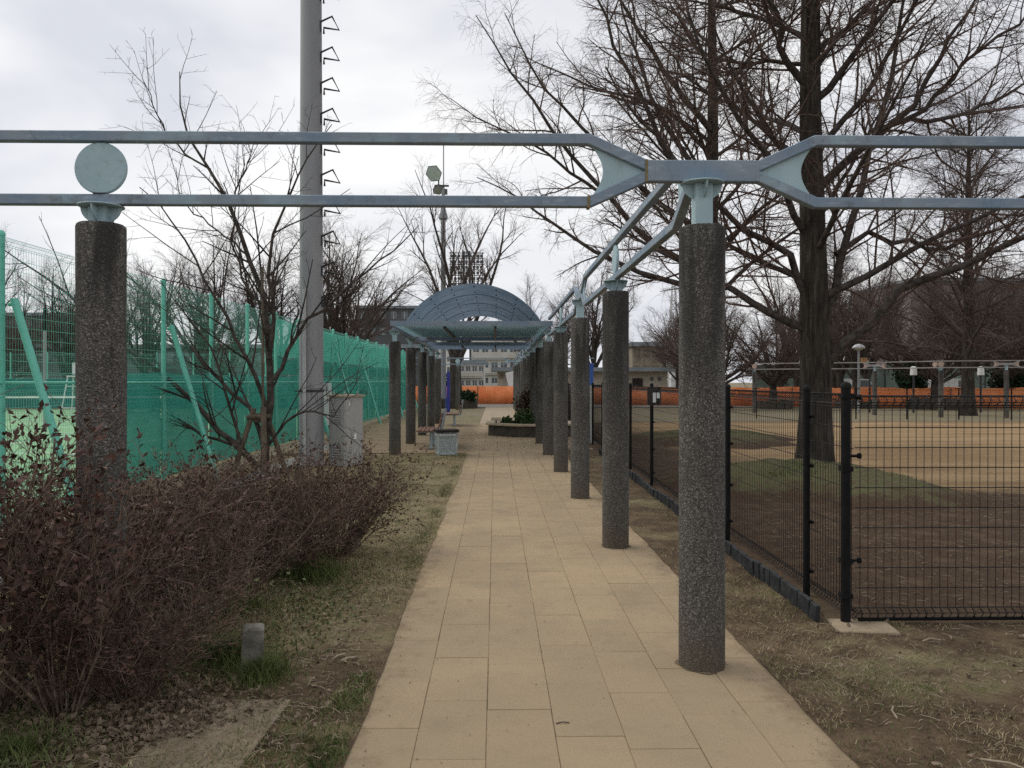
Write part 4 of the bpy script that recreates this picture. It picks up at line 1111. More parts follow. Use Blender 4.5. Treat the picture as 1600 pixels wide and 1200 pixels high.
def plant_limbs(LIST, n, rng, amp=.03):
    out, rad = [], []
    done = []
    for (pts, r0, r1, drift) in LIST:
        y0 = 0.0
        x, z = pts[0]
        best = None
        for q in done:
            d = np.hypot(q[:, 0] - x, q[:, 2] - z); j = int(np.argmin(d))
            if d[j] < .25 and (best is None or d[j] < best[0]): best = (d[j], q[j])
        if best is not None and abs(x) > .12: y0 = best[1][1]
        m = len(pts); p3 = [(a, y0 + drift * (k / (m - 1)) * 1.6, b) for k, (a, b) in enumerate(pts)]
        q = resample(p3, n); q[1:-1] += rng.normal(size=(n - 2, 3)) * amp
        done.append(q); out.append(q); rad.append(np.linspace(r0, r1, n) ** 1.0)
    return np.array(out).reshape(-1, n, 3), np.array(rad).reshape(-1, n)

LIMBS_A = [
    ([(0.23,1.97),(0.81,2.55),(1.21,2.98),(1.54,3.39),(2.20,3.59),(2.81,3.87),(3.36,4.11),(4.29,4.46),(5.22,5.10)], 0.095, 0.02, -0.8),
    ([(0.14,2.66),(0.38,3.26),(0.42,3.84),(0.34,4.10),(0.45,4.42),(0.70,5.12),(0.89,6.11),(1.10,7.04),(1.33,8.46),(1.45,9.51)], 0.085, 0.015, -0.5),
    ([(0.35,3.92),(0.82,4.21),(1.10,4.35),(1.44,4.19),(1.95,4.23),(2.46,4.13),(2.81,4.17),(3.83,4.54),(4.87,4.98)], 0.055, 0.012, 0.6),
    ([(0.06,5.10),(0.77,5.74),(1.44,6.35),(1.95,6.65),(2.63,7.85),(3.14,8.58),(3.60,9.51)], 0.085, 0.015, 0.4),
    ([(1.44,6.35),(1.97,6.47),(2.81,7.44),(3.83,8.25),(4.52,8.93)], 0.05, 0.012, -0.3),
    ([(1.95,6.49),(2.32,6.51),(2.90,6.61),(3.83,6.98),(4.87,7.65)], 0.045, 0.012, 0.2),
    ([(0.02,6.72),(0.56,7.34),(0.89,7.92),(1.33,8.52),(1.74,9.39)], 0.07, 0.012, -0.8),
    ([(-0.02,7.54),(0.42,7.99),(0.96,8.46),(1.51,9.04)], 0.065, 0.012, 0.7),
    ([(-0.06,2.55),(-0.84,2.94),(-1.29,3.15),(-1.55,3.42),(-2.20,3.88),(-2.90,4.17),(-3.71,4.75)], 0.085, 0.015, 0.5),
    ([(-0.06,3.01),(-0.35,3.48),(-0.46,3.84),(-0.71,3.94),(-1.29,4.24),(-1.62,4.48),(-2.44,5.10),(-3.25,5.97),(-3.94,6.96)], 0.075, 0.015, -0.6),
    ([(-0.09,4.23),(-0.50,4.75),(-0.75,5.33),(-1.16,5.68),(-1.52,6.02),(-2.09,6.72),(-2.55,7.65),(-2.78,8.70)], 0.07, 0.013, -0.9),
    ([(-0.09,7.01),(-0.50,7.48),(-0.64,7.88),(-0.90,8.29),(-1.39,8.93),(-1.74,9.62)], 0.075, 0.013, -0.4),
    ([(-0.09,7.42),(-0.46,7.51),(-0.99,7.67),(-1.39,7.77),(-2.09,8.23),(-2.78,8.93)], 0.045, 0.01, 0.8),
    ([(-0.09,5.56),(-0.81,6.32),(-1.28,6.84),(-1.62,7.07),(-2.20,7.77),(-2.67,8.58)], 0.055, 0.012, 0.9),
]
LIMBS_B = [
    ([(0.00,8.26),(-0.83,9.24),(-1.32,9.54),(-1.87,10.40),(-2.32,11.04),(-2.92,12.04),(-3.26,13.10)], 0.1, 0.015, -0.6),
    ([(-0.09,6.76),(-0.67,7.66),(-1.48,9.05),(-1.87,10.40),(-2.29,11.69),(-2.55,13.10)], 0.09, 0.015, 0.7),
    ([(-0.05,6.23),(-1.32,7.66),(-2.27,9.54),(-2.73,10.46),(-3.41,12.04),(-3.78,13.10)], 0.1, 0.015, -0.4),
    ([(-0.05,4.30),(-1.85,5.18),(-3.17,6.60),(-4.21,7.71),(-5.10,8.85),(-5.81,9.70),(-6.48,10.74)], 0.1, 0.012, -0.9),
    ([(-0.05,3.77),(-1.67,4.30),(-3.26,5.00),(-4.49,5.88),(-5.54,6.76),(-6.51,7.20)], 0.09, 0.012, 0.6),
    ([(-0.05,5.35),(-2.02,6.76),(-3.43,8.17),(-4.49,9.40),(-5.28,10.72),(-5.72,11.69)], 0.09, 0.012, 0.3),
    ([(-3.17,6.60),(-4.14,7.29),(-5.19,8.08),(-5.98,8.43),(-7.22,9.22)], 0.05, 0.01, 0.2),
    ([(-0.05,7.64),(-1.32,9.14),(-2.73,9.58),(-3.78,10.10),(-4.66,10.54),(-5.19,10.98)], 0.07, 0.012, 1.0),
]
STEMS_S = [
    ([(0.00,0.05),(0.08,1.07),(0.08,1.94),(0.03,2.80),(-0.29,3.67),(-0.57,4.42),(-0.97,5.16),(-1.40,5.77),(-1.49,6.37),(-1.52,6.85)], 0.055, 0.006, 0.2),
    ([(-0.11,0.10),(-0.32,0.43),(-0.86,0.86),(-1.35,1.51),(-1.89,1.88),(-2.43,2.32),(-3.19,3.13),(-4.16,3.77)], 0.04, 0.006, -0.3),
    ([(-0.16,0.21),(-0.49,0.43),(-1.03,0.64),(-1.57,0.91),(-2.27,1.18),(-2.97,1.40)], 0.025, 0.005, 0.3),
    ([(0.00,0.43),(-0.27,1.07),(-0.81,1.51),(-1.30,2.05),(-1.84,2.59),(-2.27,3.13),(-2.86,3.67)], 0.032, 0.005, 0.5),
    ([(0.08,0.97),(-0.16,1.83),(-0.49,2.48),(-0.81,3.13),(-1.03,3.67),(-1.35,4.21),(-1.78,4.64)], 0.03, 0.005, -0.4),
    ([(0.08,1.51),(0.38,1.99),(0.65,2.59),(1.24,3.07),(1.67,3.45),(2.11,3.88),(2.54,4.31)], 0.03, 0.005, 0.4),
    ([(0.08,1.94),(0.22,2.80),(0.16,3.45),(0.27,3.99),(0.59,4.64),(0.92,5.18),(1.30,5.61)], 0.03, 0.005, -0.5),
    ([(-0.57,4.42),(-0.43,4.85),(-0.32,5.29),(-0.22,5.66)], 0.014, 0.004, 0.1),
    ([(-0.97,5.16),(-1.35,5.39),(-1.73,5.83),(-2.05,6.64)], 0.014, 0.004, -0.1),
    ([(-0.29,3.67),(-0.70,3.99),(-1.24,4.42),(-1.62,4.75),(-1.78,5.34)], 0.014, 0.004, 0.4),
    ([(0.03,2.80),(-0.27,3.13),(-0.43,3.88),(-0.32,4.64),(-0.16,5.07)], 0.018, 0.004, -0.3),
    ([(0.05,0.43),(0.43,0.91),(0.81,1.07),(1.24,0.97),(1.67,1.61)], 0.018, 0.004, -0.3),
    ([(-0.32,0.43),(-0.54,1.29),(-0.59,1.94),(-1.03,2.59),(-1.35,3.13)], 0.022, 0.004, -0.5),
]

def trunk_mesh(name, zs, rs, lean, flare, sides, rng, ridges=9, depth=.06):
    V = []; ph = rng.random() * 6
    for z, r in zip(zs, rs):
        cx = lean[0] * z + .03 * math.sin(z * .7 + ph); cy = lean[1] * z + .03 * math.cos(z * .6 + ph)
        for k in range(sides):
            a = 2 * math.pi * k / sides
            fl = flare * math.exp(-max(z, 0) / .45)
            q = r * (1 + fl * (.55 + .45 * math.sin(5 * a + ph)) + depth * math.sin(ridges * a + ph + z * .35) + depth * .6 * math.sin(ridges * 2.3 * a + 2 * math.sin(z * .8)))
            V.append((cx + q * math.cos(a), cy + q * math.sin(a), z))
    F = [(i * sides + k, i * sides + (k + 1) % sides, (i + 1) * sides + (k + 1) % sides, (i + 1) * sides + k) for i in range(len(zs) - 1) for k in range(sides)]
    return np_mesh(name, V, F, True)

def twig_levels(P1, R1, rng, spec, zcut=None):
    """spec: list of (per, t0, t1, a0, a1, len_lo, len_hi, r, n, wig, trop, curl, sides)"""
    out = []
    P, Rd = P1, R1
    for k, (per, t0, t1, a0, a1, l0, l1, rr, n, wig, trop, curl, sides) in enumerate(spec):
        if zcut is not None and k > 0:
            keep = P[:, 0, 2] < zcut
            P, Rd = P[keep], Rd[keep]
        S, D, t, r, idx = spawn(P, Rd, per, t0, t1, a0, a1, rng, .7)
        L = rng.uniform(l0, l1, len(S)) * (1.15 - .65 * t)
        r0 = np.clip(r * .62, rr * .6, rr * 1.8)
        P = grow(S, D, L, n, wig, trop, rng, curl)
        Rd = taper_r(r0, np.maximum(r0 * .35, .0016), n + 1)
        out.append(tubes(P, Rd, sides))
    return out

def conifer(LIST, rng, H, r_base, lean, nrand, zlo, Lmax, zcut, spec):
    zs = [-.15, .0, .12, .3, .6, 1.0, 1.6, 2.4, 3.2, 4.2, 5.4, 6.8, 8.4, 10, 12, 14, H]
    rs = [r_base * (1 - .92 * max(z, 0) / H) for z in zs]
    tr = trunk_mesh('trunk', zs, rs, lean, .45, 30, rng)
    P1, R1 = plant_limbs(LIST, 12, rng)
    P1[:, :, 0] += lean[0] * P1[:, :1, 2]; P1[:, :, 1] += lean[1] * P1[:, :1, 2]
    m = nrand; k = np.arange(m)
    z = zlo + (H - 1.2 - zlo) * (k + rng.random(m)) / m
    az = k * 2.39996 + rng.normal(size=m) * .25
    el = np.radians(rng.uniform(22, 48, m))
    L = Lmax * (1 - .80 * (z - zlo) / (H - zlo)) * rng.uniform(.75, 1.08, m)
    S = np.stack([lean[0] * z, lean[1] * z, z], -1)
    D = np.stack([np.cos(az) * np.cos(el), np.sin(az) * np.cos(el), np.sin(el)], -1)
    PR = grow(S, D, L, 11, .075, .022, rng, .012)
    RR = taper_r(.022 + .0085 * L, np.full(m, .010), 12)
    P = np.concatenate([P1, PR]); Rd = np.concatenate([R1, RR])
    limb = np_mesh('limbs', *tubes(P, Rd, 8), True)
    lv = twig_levels(P, Rd, rng, spec, zcut)
    return tr, limb, np_mesh('crown', *merge([(v, f) for v, f in lv]))
SPEC_A = [(16, .10, .99, 28, 58, .9, 2.5, .013, 6, .10, .03, .03, 5), (8, .12, 1.0, 30, 65, .35, .95, .0050, 4, .14, -.02, .06, 3), (5, .1, 1.0, 35, 75, .16, .46, .0032, 2, .16, -.12, .08, 3)]
SPEC_B = [(16, .08, .99, 28, 58, 1.0, 2.7, .015, 6, .10, .02, .03, 5), (8, .12, 1.0, 30, 65, .4, 1.05, .0056, 4, .14, -.05, .06, 3), (5, .1, 1.0, 35, 75, .18, .55, .0038, 2, .16, -.2, .08, 3)]
def tree_thing(name, label, loc, meshes, mats, rz=0, sc=1.0, group=None):
    t = thing(name, label, 'tree', loc, rz, group); t.scale = (sc, sc, sc)
    for nm, me, mt in zip(('trunk', 'limbs', 'crown'), meshes, mats): obj(nm, me, mt, t)
    return t
rng = np.random.default_rng(3)
treeA = conifer(LIMBS_A, rng, 17, .29, (-.011, 0), 24, 2.6, 5.6, 10.2, SPEC_A)
tree_thing('bare_conifer', 'large bare conifer with thick dark trunk on the grassy mound inside the fence', (5.20, 12.9, .10), treeA, ('bark', 'limb', 'twig'), 0, .89)
rng = np.random.default_rng(8)
treeB = conifer(LIMBS_B, rng, 18, .25, (.0, 0), 26, 3.2, 6.0, 13.6, SPEC_B)
tree_thing('bare_conifer', 'bare conifer behind the nearest column with branches sweeping left over the canopy', (5.98, 22.0, .2), treeB, ('bark', 'limb', 'twig'))
rng = np.random.default_rng(21)
SPEC_C = [(11, .08, .99, 28, 60, 1.0, 2.6, .017, 4, .10, .02, .03, 4), (7, .12, 1.0, 30, 65, .4, 1.1, .0085, 3, .14, -.03, .06, 3), (4, .1, 1.0, 35, 75, .25, .6, .0045, 2, .16, -.12, .08, 3)]
treeC = conifer([], rng, 15, .30, (0, 0), 52, 2.3, 6.6, 99, SPEC_C)
tree_thing('bare_conifer', 'tall cone-shaped bare conifer at far right behind the sandy ground', (21.9, 36.6, 0), treeC, ('bark', 'limb', 'twig_far'))

# broad bare trees of the background
def broad(rng, H, r_base, zfork, nl, el0, el1, spec, Lf=1.0):
    zs = [-.1, 0, .15, .4, .8, 1.3, zfork * .8, zfork, zfork + .6]
    rs = [r_base, r_base, r_base * .95, r_base * .88, r_base * .8, r_base * .76, r_base * .74, r_base * .66, r_base * .3]
    tr = trunk_mesh('trunk', zs, rs, (rng.normal() * .03, rng.normal() * .03), .4, 18, rng, 7, .05)
    k = np.arange(nl); az = k * 2.39996 + rng.normal(size=nl) * .3
    el = np.radians(rng.uniform(el0, el1, nl)); L = (H - zfork) * rng.uniform(.75, 1.1, nl) * Lf
    S = np.stack([np.zeros(nl), np.zeros(nl), zfork * rng.uniform(.72, 1.12, nl)], -1)
    D = np.stack([np.cos(az) * np.cos(el), np.sin(az) * np.cos(el), np.sin(el)], -1)
    P = grow(S, D, L, 10, .09, .03, rng, .03); Rd = taper_r(r_base * rng.uniform(.32, .5, nl), np.full(nl, .014), 11)
    limb = np_mesh('limbs', *tubes(P, Rd, 7), True)
    return tr, limb, np_mesh('crown', *merge(twig_levels(P, Rd, rng, spec)))
SZ = [(11, .15, .99, 22, 48, 1.2, 3.4, .026, 5, .10, .05, .03, 5), (8, .12, 1.0, 22, 55, .6, 1.6, .011, 3, .12, .03, .05, 3), (5, .1, 1.0, 25, 60, .35, .9, .0065, 2, .15, .0, .06, 3)]
rng = np.random.default_rng(31); zel1 = broad(rng, 11.5, .38, 2.5, 11, 48, 78, SZ)
rng = np.random.default_rng(37); zel2 = broad(rng, 10.0, .32, 2.0, 10, 40, 75, SZ)
rng = np.random.default_rng(43); che1 = broad(rng, 6.8, .26, 1.5, 10, 22, 55, [(12, .15, .99, 25, 60, .9, 2.2, .024, 4, .14, .02, .04, 4), (9, .12, 1., 25, 60, .4, 1.1, .011, 3, .16, .0, .06, 3), (5, .1, 1., 30, 65, .25, .6, .008, 2, .16, -.03, .06, 3)])
rng = np.random.default_rng(47); zel3 = broad(rng, 12.0, .40, 2.6, 8, 50, 76, [(8, .25, .99, 20, 45, 1.2, 3.4, .024, 5, .08, .05, .03, 5), (7, .15, 1.0, 22, 50, .6, 1.6, .010, 3, .1, .04, .04, 3), (4, .1, 1.0, 25, 55, .35, .9, .006, 2, .12, .02, .05, 3)])
BG = ('bark2', 'limb', 'twig_far')
G1, G2 = 'bare trees behind the tennis court', 'bare trees beyond the far barrier'
FAR = [
    (zel3, -2.3, 47.6, 1.08, 'tall bare tree with thick trunk standing behind the arched canopy', None),
    (zel2, -11.0, 57, 1.35, 'bare tree between the grey mast and the arched canopy', G1),
    (zel1, -16.5, 60, 1.1, 'bare tree just behind the grey mast', G1),
    (zel2, -20.5, 56, 1.15, 'bare tree behind the staked young tree, right of the two', G1),
    (zel1, -26.0, 60, .95, 'bare tree behind the staked young tree, left of the two', G1),
    (zel2, -28.5, 54, .95, 'bare tree right of the left stone column beyond the court', G1),
    (che1, -34.0, 52, 1.05, 'low bare tree left of the left stone column beyond the court', G1),
    (zel1, -30.5, 46, .85, 'bare tree at the left edge seen through the green mesh', G1),
    (zel1, -13.8, 72, 1.1, 'bare tree further back between the mast and the canopy', G1),
    (zel2, -24.0, 72, 1.1, 'bare tree further back behind the staked young tree', G1),
    (zel1, -34.5, 72, 1.0, 'bare tree further back behind the left stone column', G1),
    (zel2, -43.0, 70, 1.05, 'bare tree further back at the left edge beyond the court', G1),
    (che1, -38.0, 62, 1.1, 'low bare tree further back at the left edge beyond the court', G1),
    (zel2, 4.2, 64, .95, 'bare tree right of the arched canopy beyond the road', G2),
    (zel1, 8.5, 69, 1.0, 'bare tree behind the low park building roof', G2),
    (che1, 12.4, 44.5, 1.0, 'low bare tree glimpsed between the two nearest columns', G2),
    (che1, 16.3, 46.5, .95, 'low spreading bare tree in a round planter left of the big trunk', G2),
    (zel2, 20.5, 57, .85, 'bare tree just left of the big conifer trunk in the distance', G2),
    (zel1, 21.4, 47.0, .72, 'dark bare tree right of the big trunk by the park lamp', G2),
    (che1, 25.3, 45.4, 1.15, 'bare tree on a raised mound behind the far pergola', G2),
    (zel2, 27.5, 52, .85, 'bare tree left of the cone-shaped far conifer', G2),
    (zel1, 33.0, 55, .85, 'bare tree behind the cone-shaped far conifer', G2),
    (che1, 30.3, 44.0, 1.1, 'bare tree at the right edge behind the far pergola', G2),
    (zel2, 38.0, 58, .95, 'bare tree at the far right edge before the grey-brown building', G2),
    (zel1, 25.0, 66, .95, 'furthest bare tree right of the big trunk', G2),
    (zel2, 16.5, 72, .9, 'furthest bare tree left of the big trunk', G2),
    (zel1, 29.0, 48.5, .8, 'bare tree close behind the orange barrier, left of the far conifer', G2),
    (zel2, 33.5, 47.0, .85, 'bare tree close behind the orange barrier, right of the far conifer', G2),
    (zel1, 23.0, 53.0, .8, 'bare tree behind the park lamp beyond the barrier', G2),
    (zel2, 14.0, 55.0, .85, 'bare tree between the nearest column and the big trunk', G2),
    (zel1, 40.0, 50.0, 1.0, 'bare tree at the far right edge close to the barrier', G2),
    (zel2, 31.0, 66.0, 1.15, 'large furthest bare tree behind the far conifer', G2),
    (che1, 35.0, 48.0, 1.2, 'low bare tree at far right beyond the orange barrier', G2),
]
for k, (ms, x, y, sc, lab, g) in enumerate(FAR):
    tree_thing('bare_tree', lab, (x, y, 0), ms, BG, k * 1.7, sc, g)
tree_thing('bare_conifer', 'far bare conifer left of the cone-shaped one', (26.5, 62, 0), treeC, ('bark', 'limb', 'twig_far'), 2.0, .85)
# low dark planters round the far trunks
def dark_ring(x, y, r, label, h=.42):
    t = thing('stone_ring', label, 'planter', (x, y, 0), 0, 'dark stone rings round far trees')
    n = 14
    for k in range(n):
        a0, a1 = 2 * math.pi * k / n + .02, 2 * math.pi * (k + 1) / n - .02
        V = []
        hh = h * random.uniform(.85, 1.1)
        for a in (a0, a1):
            for rr, z in ((r - .25, 0), (r, 0), (r, hh), (r - .25, hh)): V.append((rr * math.cos(a), rr * math.sin(a), z))
        MB().add(V, [(0, 1, 2, 3), (7, 6, 5, 4), (0, 4, 5, 1), (1, 5, 6, 2), (2, 6, 7, 3), (3, 7, 4, 0)]).obj('stone', 'planter', t)
    MB().lathe([(r - .26, 0), (r - .26, h * .7), (.3, h * .8)], 14).obj('soil', 'joint', t)
dark_ring(-2.3, 47.6, 1.25, 'dark stone ring round the tree behind the canopy', .55)
dark_ring(16.3, 46.5, 1.1, 'dark stone ring round the low tree left of the big trunk')
dark_ring(21.4, 47.0, 1.2, 'dark stone ring round the tree by the park lamp')
dark_ring(25.3, 45.4, 1.6, 'wide dark stone ring behind the far pergola', .6)

# staked young tree
rng = np.random.default_rng(51)
P, Rd = plant_limbs(STEMS_S, 13, rng, .018); Rd = Rd * 1.35
sp = twig_levels(P, Rd, rng, [(10, .12, .98, 25, 55, .5, 2.0, .0115, 5, .05, .05, .02, 5), (4, .15, 1.0, 30, 65, .15, .75, .0064, 3, .12, .04, .05, 3), (2, .2, 1., 30, 65, .06, .20, .0046, 2, .1, .03, .0, 3)])
st = thing('staked_tree', 'young leafless tree with long shoots held by wooden stakes near the mast', 'tree', (-3.88, 13.5, 0))
obj('trunk', np_mesh('trunk', *tubes(P, Rd, 8), True), 'limb', st); obj('crown', np_mesh('crown', *merge(sp)), 'twig_dark', st)
sk = thing('tree_stakes', 'brown wooden tripod stakes tied around the young tree trunk', 'stakes', (-3.88, 13.5, 0))
for (x0, y0, x1, y1, z1, r) in ((-.48, -.18, -.16, -.02, 1.10, .045), (.10, -.35, .02, -.10, 1.12, .05), (.30, .3, .0, .05, 1.08, .045), (-.10, .4, -.05, .1, 1.05, .04)):
    MB().tube([(x0, y0, -.05), (x1, y1, z1)], r, 10).obj('stake', 'stake', sk)
MB().tube([(.02, -.12, .1), (.01, -.12, 3.45)], .022, 8).obj('tall_stake', 'stake', sk)
MB().tube([(-.26, -.06, .95), (.14, -.10, .97)], .04, 10).obj('cross_bar', 'stake', sk)
MB().lathe([(.06, .86), (.075, .88), (.075, 1.0), (.06, 1.02)], 12, (-.1, -.02, 0)).obj('rope_binding', 'rope', sk)

# dead-leaved shrubs
def leaves_at(P, D, size, rng, width=.32, fold=.35):
    m = len(P); D = norm(D + rng.normal(size=(m, 3)) * .6)
    q = rng.normal(size=(m, 3)); q = norm(q - D * np.sum(q * D, -1, keepdims=True)); nrm = np.cross(D, q)
    s = (size * rng.uniform(.6, 1.3, m))[:, None]
    a = P; c = P + D * s + nrm * s * .25 * rng.normal(size=(m, 1)); b = P + D * s * .5 + q * s * width + nrm * s * fold * .4; d = P + D * s * .5 - q * s * width + nrm * s * fold * .4
    V = np.stack([a, b, c, d], 1).reshape(-1, 3); i = np.arange(m)[:, None] * 4
    F = np.concatenate([i + np.array([[0, 1, 2]]), i + np.array([[0, 2, 3]])])
    return V, F
def shrub(rng, h, spread, stems, leafn, leaf=.03, lean=(0, 0)):
    az = rng.random(stems) * 2 * np.pi; rr = np.sqrt(rng.random(stems))
    S = np.stack([.16 * spread * np.cos(az) * rr, .16 * spread * np.sin(az) * rr, np.full(stems, -.02)], -1)
    out = spread / h * (.25 + 1.1 * rr)
    D = np.stack([np.cos(az) * out + lean[0], np.sin(az) * out + lean[1], np.full(stems, 1.0)], -1)
    L = np.hypot(h, spread * rr) * rng.uniform(.62, 1.0, stems)
    P = grow(S, D, L, 7, .09, .03, rng, .02); Rd = taper_r(rng.uniform(.0035, .0085, stems), np.full(stems, .0018), 8)
    Rd[:6] *= 2.4
    parts = [tubes(P, Rd, 5)]
    spec = [(6, .28, .98, 20, 55, .16, .42, .0030, 4, .10, .05, .03, 3), (4, .2, 1.0, 20, 60, .06, .20, .0020, 2, .12, .05, .02, 3)]
    lv = []
    Pc, Rc = P, Rd
    for (per, t0, t1, a0, a1, l0, l1, r_, n, wig, trop, curl, sides) in spec:
        S_, D_, t_, rr_, _ = spawn(Pc, Rc, per, t0, t1, a0, a1, rng)
        Lc = rng.uniform(l0, l1, len(S_)); Pc = grow(S_, D_, Lc, n, wig, trop, rng, curl); Rc = taper_r(np.clip(rr_ * .6, .0015, r_), np.full(len(S_), .0012), n + 1)
        parts.append(tubes(Pc, Rc, sides)); lv.append((Pc, Rc))
    Pl, Rl = lv[-1]
    S_, D_, t_, _, _ = spawn(Pl, Rl, leafn, .3, 1.0, 15, 60, rng)
    V, F = leaves_at(S_, D_, leaf, rng, .26)
    S_, D_, t_, _, _ = spawn(lv[0][0], lv[0][1], leafn, .3, 1.0, 15, 60, rng)
    V2, F2 = leaves_at(S_, D_, leaf * 1.15, rng, .24)
    V, F = merge([(V, F), (V2, F2)])
    return np_mesh('stems', *merge(parts)), np_mesh('dead_leaves', V, F)
rng = np.random.default_rng(61)
SH = [shrub(rng, .95, .70, 66, 2, .030), shrub(rng, 1.0, .68, 66, 2, .028), shrub(rng, 1.42, .66, 48, 2, .042)]
def put_shrub(k, x, y, sc, rz, label, zs=1.0):
    t = thing('brown_shrub', label, 'shrub', (x, y, .01), rz, 'dead-leaved shrubs left of the path'); t.scale = (sc, sc, sc * zs)
    obj('stems', SH[k][0], 'shrub_stem', t); obj('dead_leaves', SH[k][1], 'dead_leaf', t)
put_shrub(0, -1.42, 7.0, .98, .3, 'rightmost brown shrub, in front of the cabinet and next to the lawn')
put_shrub(1, -2.05, 6.9, .92, 1.9, 'brown shrub in front of the stakes and the thick mast')
put_shrub(0, -1.85, 5.75, .84, 3.6, 'brown shrub between the left stone column and the rightmost shrub')
put_shrub(1, -1.62, 6.35, .84, 4.4, 'brown shrub just in front of the rightmost shrub')
put_shrub(0, -2.45, 6.3, .90, 2.9, 'brown shrub in front of the foot of the young tree')
put_shrub(1, -2.45, 5.2, .95, 5.0, 'brown shrub just behind the left stone column')
put_shrub(1, -1.90, 4.62, .84, 2.6, 'brown shrub at the right foot of the left stone column')
put_shrub(2, -2.36, 3.70, 1.02, 4.1, 'tallest brown shrub with curled leaves at the left edge')
put_shrub(2, -1.98, 3.72, .80, .9, 'brown shrub in front of the left stone column')
put_shrub(0, -1.78, 3.92, .74, 5.7, 'brown shrub with long thin stems left of the concrete stake', .85)
put_shrub(2, -2.75, 3.15, .85, 2.2, 'nearest brown shrub at the lower left edge')

# green plants in the planter
def leaf_bush(name, label, cat, loc, rx, rz, n, leaf, mat, stem_mat, seed):
    r = np.random.default_rng(seed)
    t = thing(name, label, cat, loc)
    m = 40; az = r.random(m) * 2 * np.pi
    S = np.zeros((m, 3)); D = np.stack([np.cos(az) * rx * r.random(m), np.sin(az) * rx * r.random(m), np.full(m, rz)], -1)
    P = grow(S, D, np.full(m, rz) * r.uniform(.5, 1.0, m), 6, .12, .02, r, .02)
    obj('stems', np_mesh('stems', *tubes(P, taper_r(np.full(m, .008), np.full(m, .003), 7), 4)), stem_mat, t)
    S_, D_, _, _, _ = spawn(P, taper_r(np.full(m, .008), np.full(m, .003), 7), n, .25, 1.0, 30, 90, r)
    S_ = S_ + r.normal(size=S_.shape) * rx * .12
    obj('leaves', np_mesh('leaves', *leaves_at(S_, D_, leaf, r, .38)), mat, t)
leaf_bush('rusty_bush', 'rusty brown upright bush in the octagonal planter', 'bush', (1.0, 23.9, .28), .45, 1.1, 40, .09, 'leaf_rust', 'shrub_stem', 71)
leaf_bush('green_bush', 'low green leafy plant at the front of the octagonal planter', 'bush', (.85, 22.9, .28), .55, .42, 36, .10, 'leaf_green', 'shrub_stem', 72)
leaf_bush('green_bush', 'small green sprig near the plaque on the planter', 'bush', (.30, 22.9, .28), .25, .22, 14, .08, 'leaf_green', 'shrub_stem', 73)
leaf_bush('dark_bush', 'dark leafy bush in the stone ring behind the canopy', 'bush', (-1.6, 46.9, .4), .8, .6, 40, .14, 'leaf_dark', 'shrub_stem', 74)
for k, (x, y, w, h, lab) in enumerate(((26.6, 50.5, 1.2, 3.2, 'dark evergreen behind the far pergola, left one'), (32.0, 49.0, 1.5, 3.4, 'dark evergreen behind the far pergola, right one'), (15.2, 56, 1.6, 1.3, 'low olive hedge left of the big trunk'), (-4.3, 58, 1.2, 2.6, 'dark evergreen behind the left canopy columns'))):
    leaf_bush('evergreen_bush', lab, 'bush', (x, y, 0), w, h, 120, .22, 'leaf_dark' if k != 2 else 'leaf_green', 'shrub_stem', 80 + k)

# ------------------------------------------------------------------ grass, litter
def blades(X, Y, Z, h, w, lean, rng):
    n = len(X); a = rng.random(n) * 2 * np.pi; b = rng.random(n) * 2 * np.pi
    hh = h * rng.uniform(.5, 1.3, n); le = lean * rng.uniform(.3, 1.4, n) * hh
    bx, by = np.cos(a) * w / 2, np.sin(a) * w / 2
    p0 = np.stack([X - bx, Y - by, Z], -1); p1 = np.stack([X + bx, Y + by, Z], -1)
    mx, my = X + np.cos(b) * le * .4, Y + np.sin(b) * le * .4
    p2 = np.stack([mx + bx * .7, my + by * .7, Z + hh * .62], -1); p3 = np.stack([mx - bx * .7, my - by * .7, Z + hh * .62], -1)
    p4 = np.stack([X + np.cos(b) * le, Y + np.sin(b) * le, Z + hh], -1)
    V = np.stack([p0, p1, p2, p3, p4], 1).reshape(-1, 3); i = np.arange(n)[:, None] * 5
    F = np.concatenate([i + np.array([[0, 1, 2]]), i + np.array([[0, 2, 3]]), i + np.array([[3, 2, 4]])])
    return V, F
def scatter(n, x0, x1, y0, y1, rng, dens):
    # more blades near the lens
    y = y0 * (y1 / y0) ** rng.random(n); x = rng.uniform(x0, x1, n)
    k = rng.random(n) < dens(x, y); return x[k], y[k]
rng = np.random.default_rng(91)
dl = lambda x, y: np.clip((fbm(x * 1.6 + 5, y * 1.6) - .40) * 5, 0.06, 1) * np.clip((y - 3.0) / 1.5, .35, 1) * np.where((np.hypot((x + .95) / .38, (y - 4.5) / .65) < 1), .10, 1)
x, y = scatter(110000, -2.9, -.60, 2.4, 16.8, rng, dl)
tag(obj('dry_grass', np_mesh('dry_grass', *blades(x, y, zl(x, y) - .004, 0.030, .0045, 1.4, rng)), 'grass_dry'), 'dry short grass of the left lawn', 'grass', None, 'stuff')
x2, y2 = scatter(60000, -2.9, -.60, 2.4, 16.8, rng, lambda x, y: np.clip((fbm(x * 1.3 + 15, y * 1.3 + 4) - .44) * 6, .03, 1) * np.where((np.hypot((x + .95) / .4, (y - 4.5) / .7) < 1), .10, 1))
xe = rng.normal(-.69, .05, 9000); ye = 2.6 * (16.5 / 2.6) ** rng.random(9000); ke = (fbm(ye * 1.2, ye * 0 + 3) > .53) & (xe < -.62)
x2 = np.concatenate([x2, xe[ke]]); y2 = np.concatenate([y2, ye[ke]])
tag(obj('green_grass', np_mesh('green_grass', *blades(x2, y2, zl(x2, y2) - .004, .03, .004, .9, rng)), 'grass_green'), 'green short grass of the left lawn', 'grass', None, 'stuff')
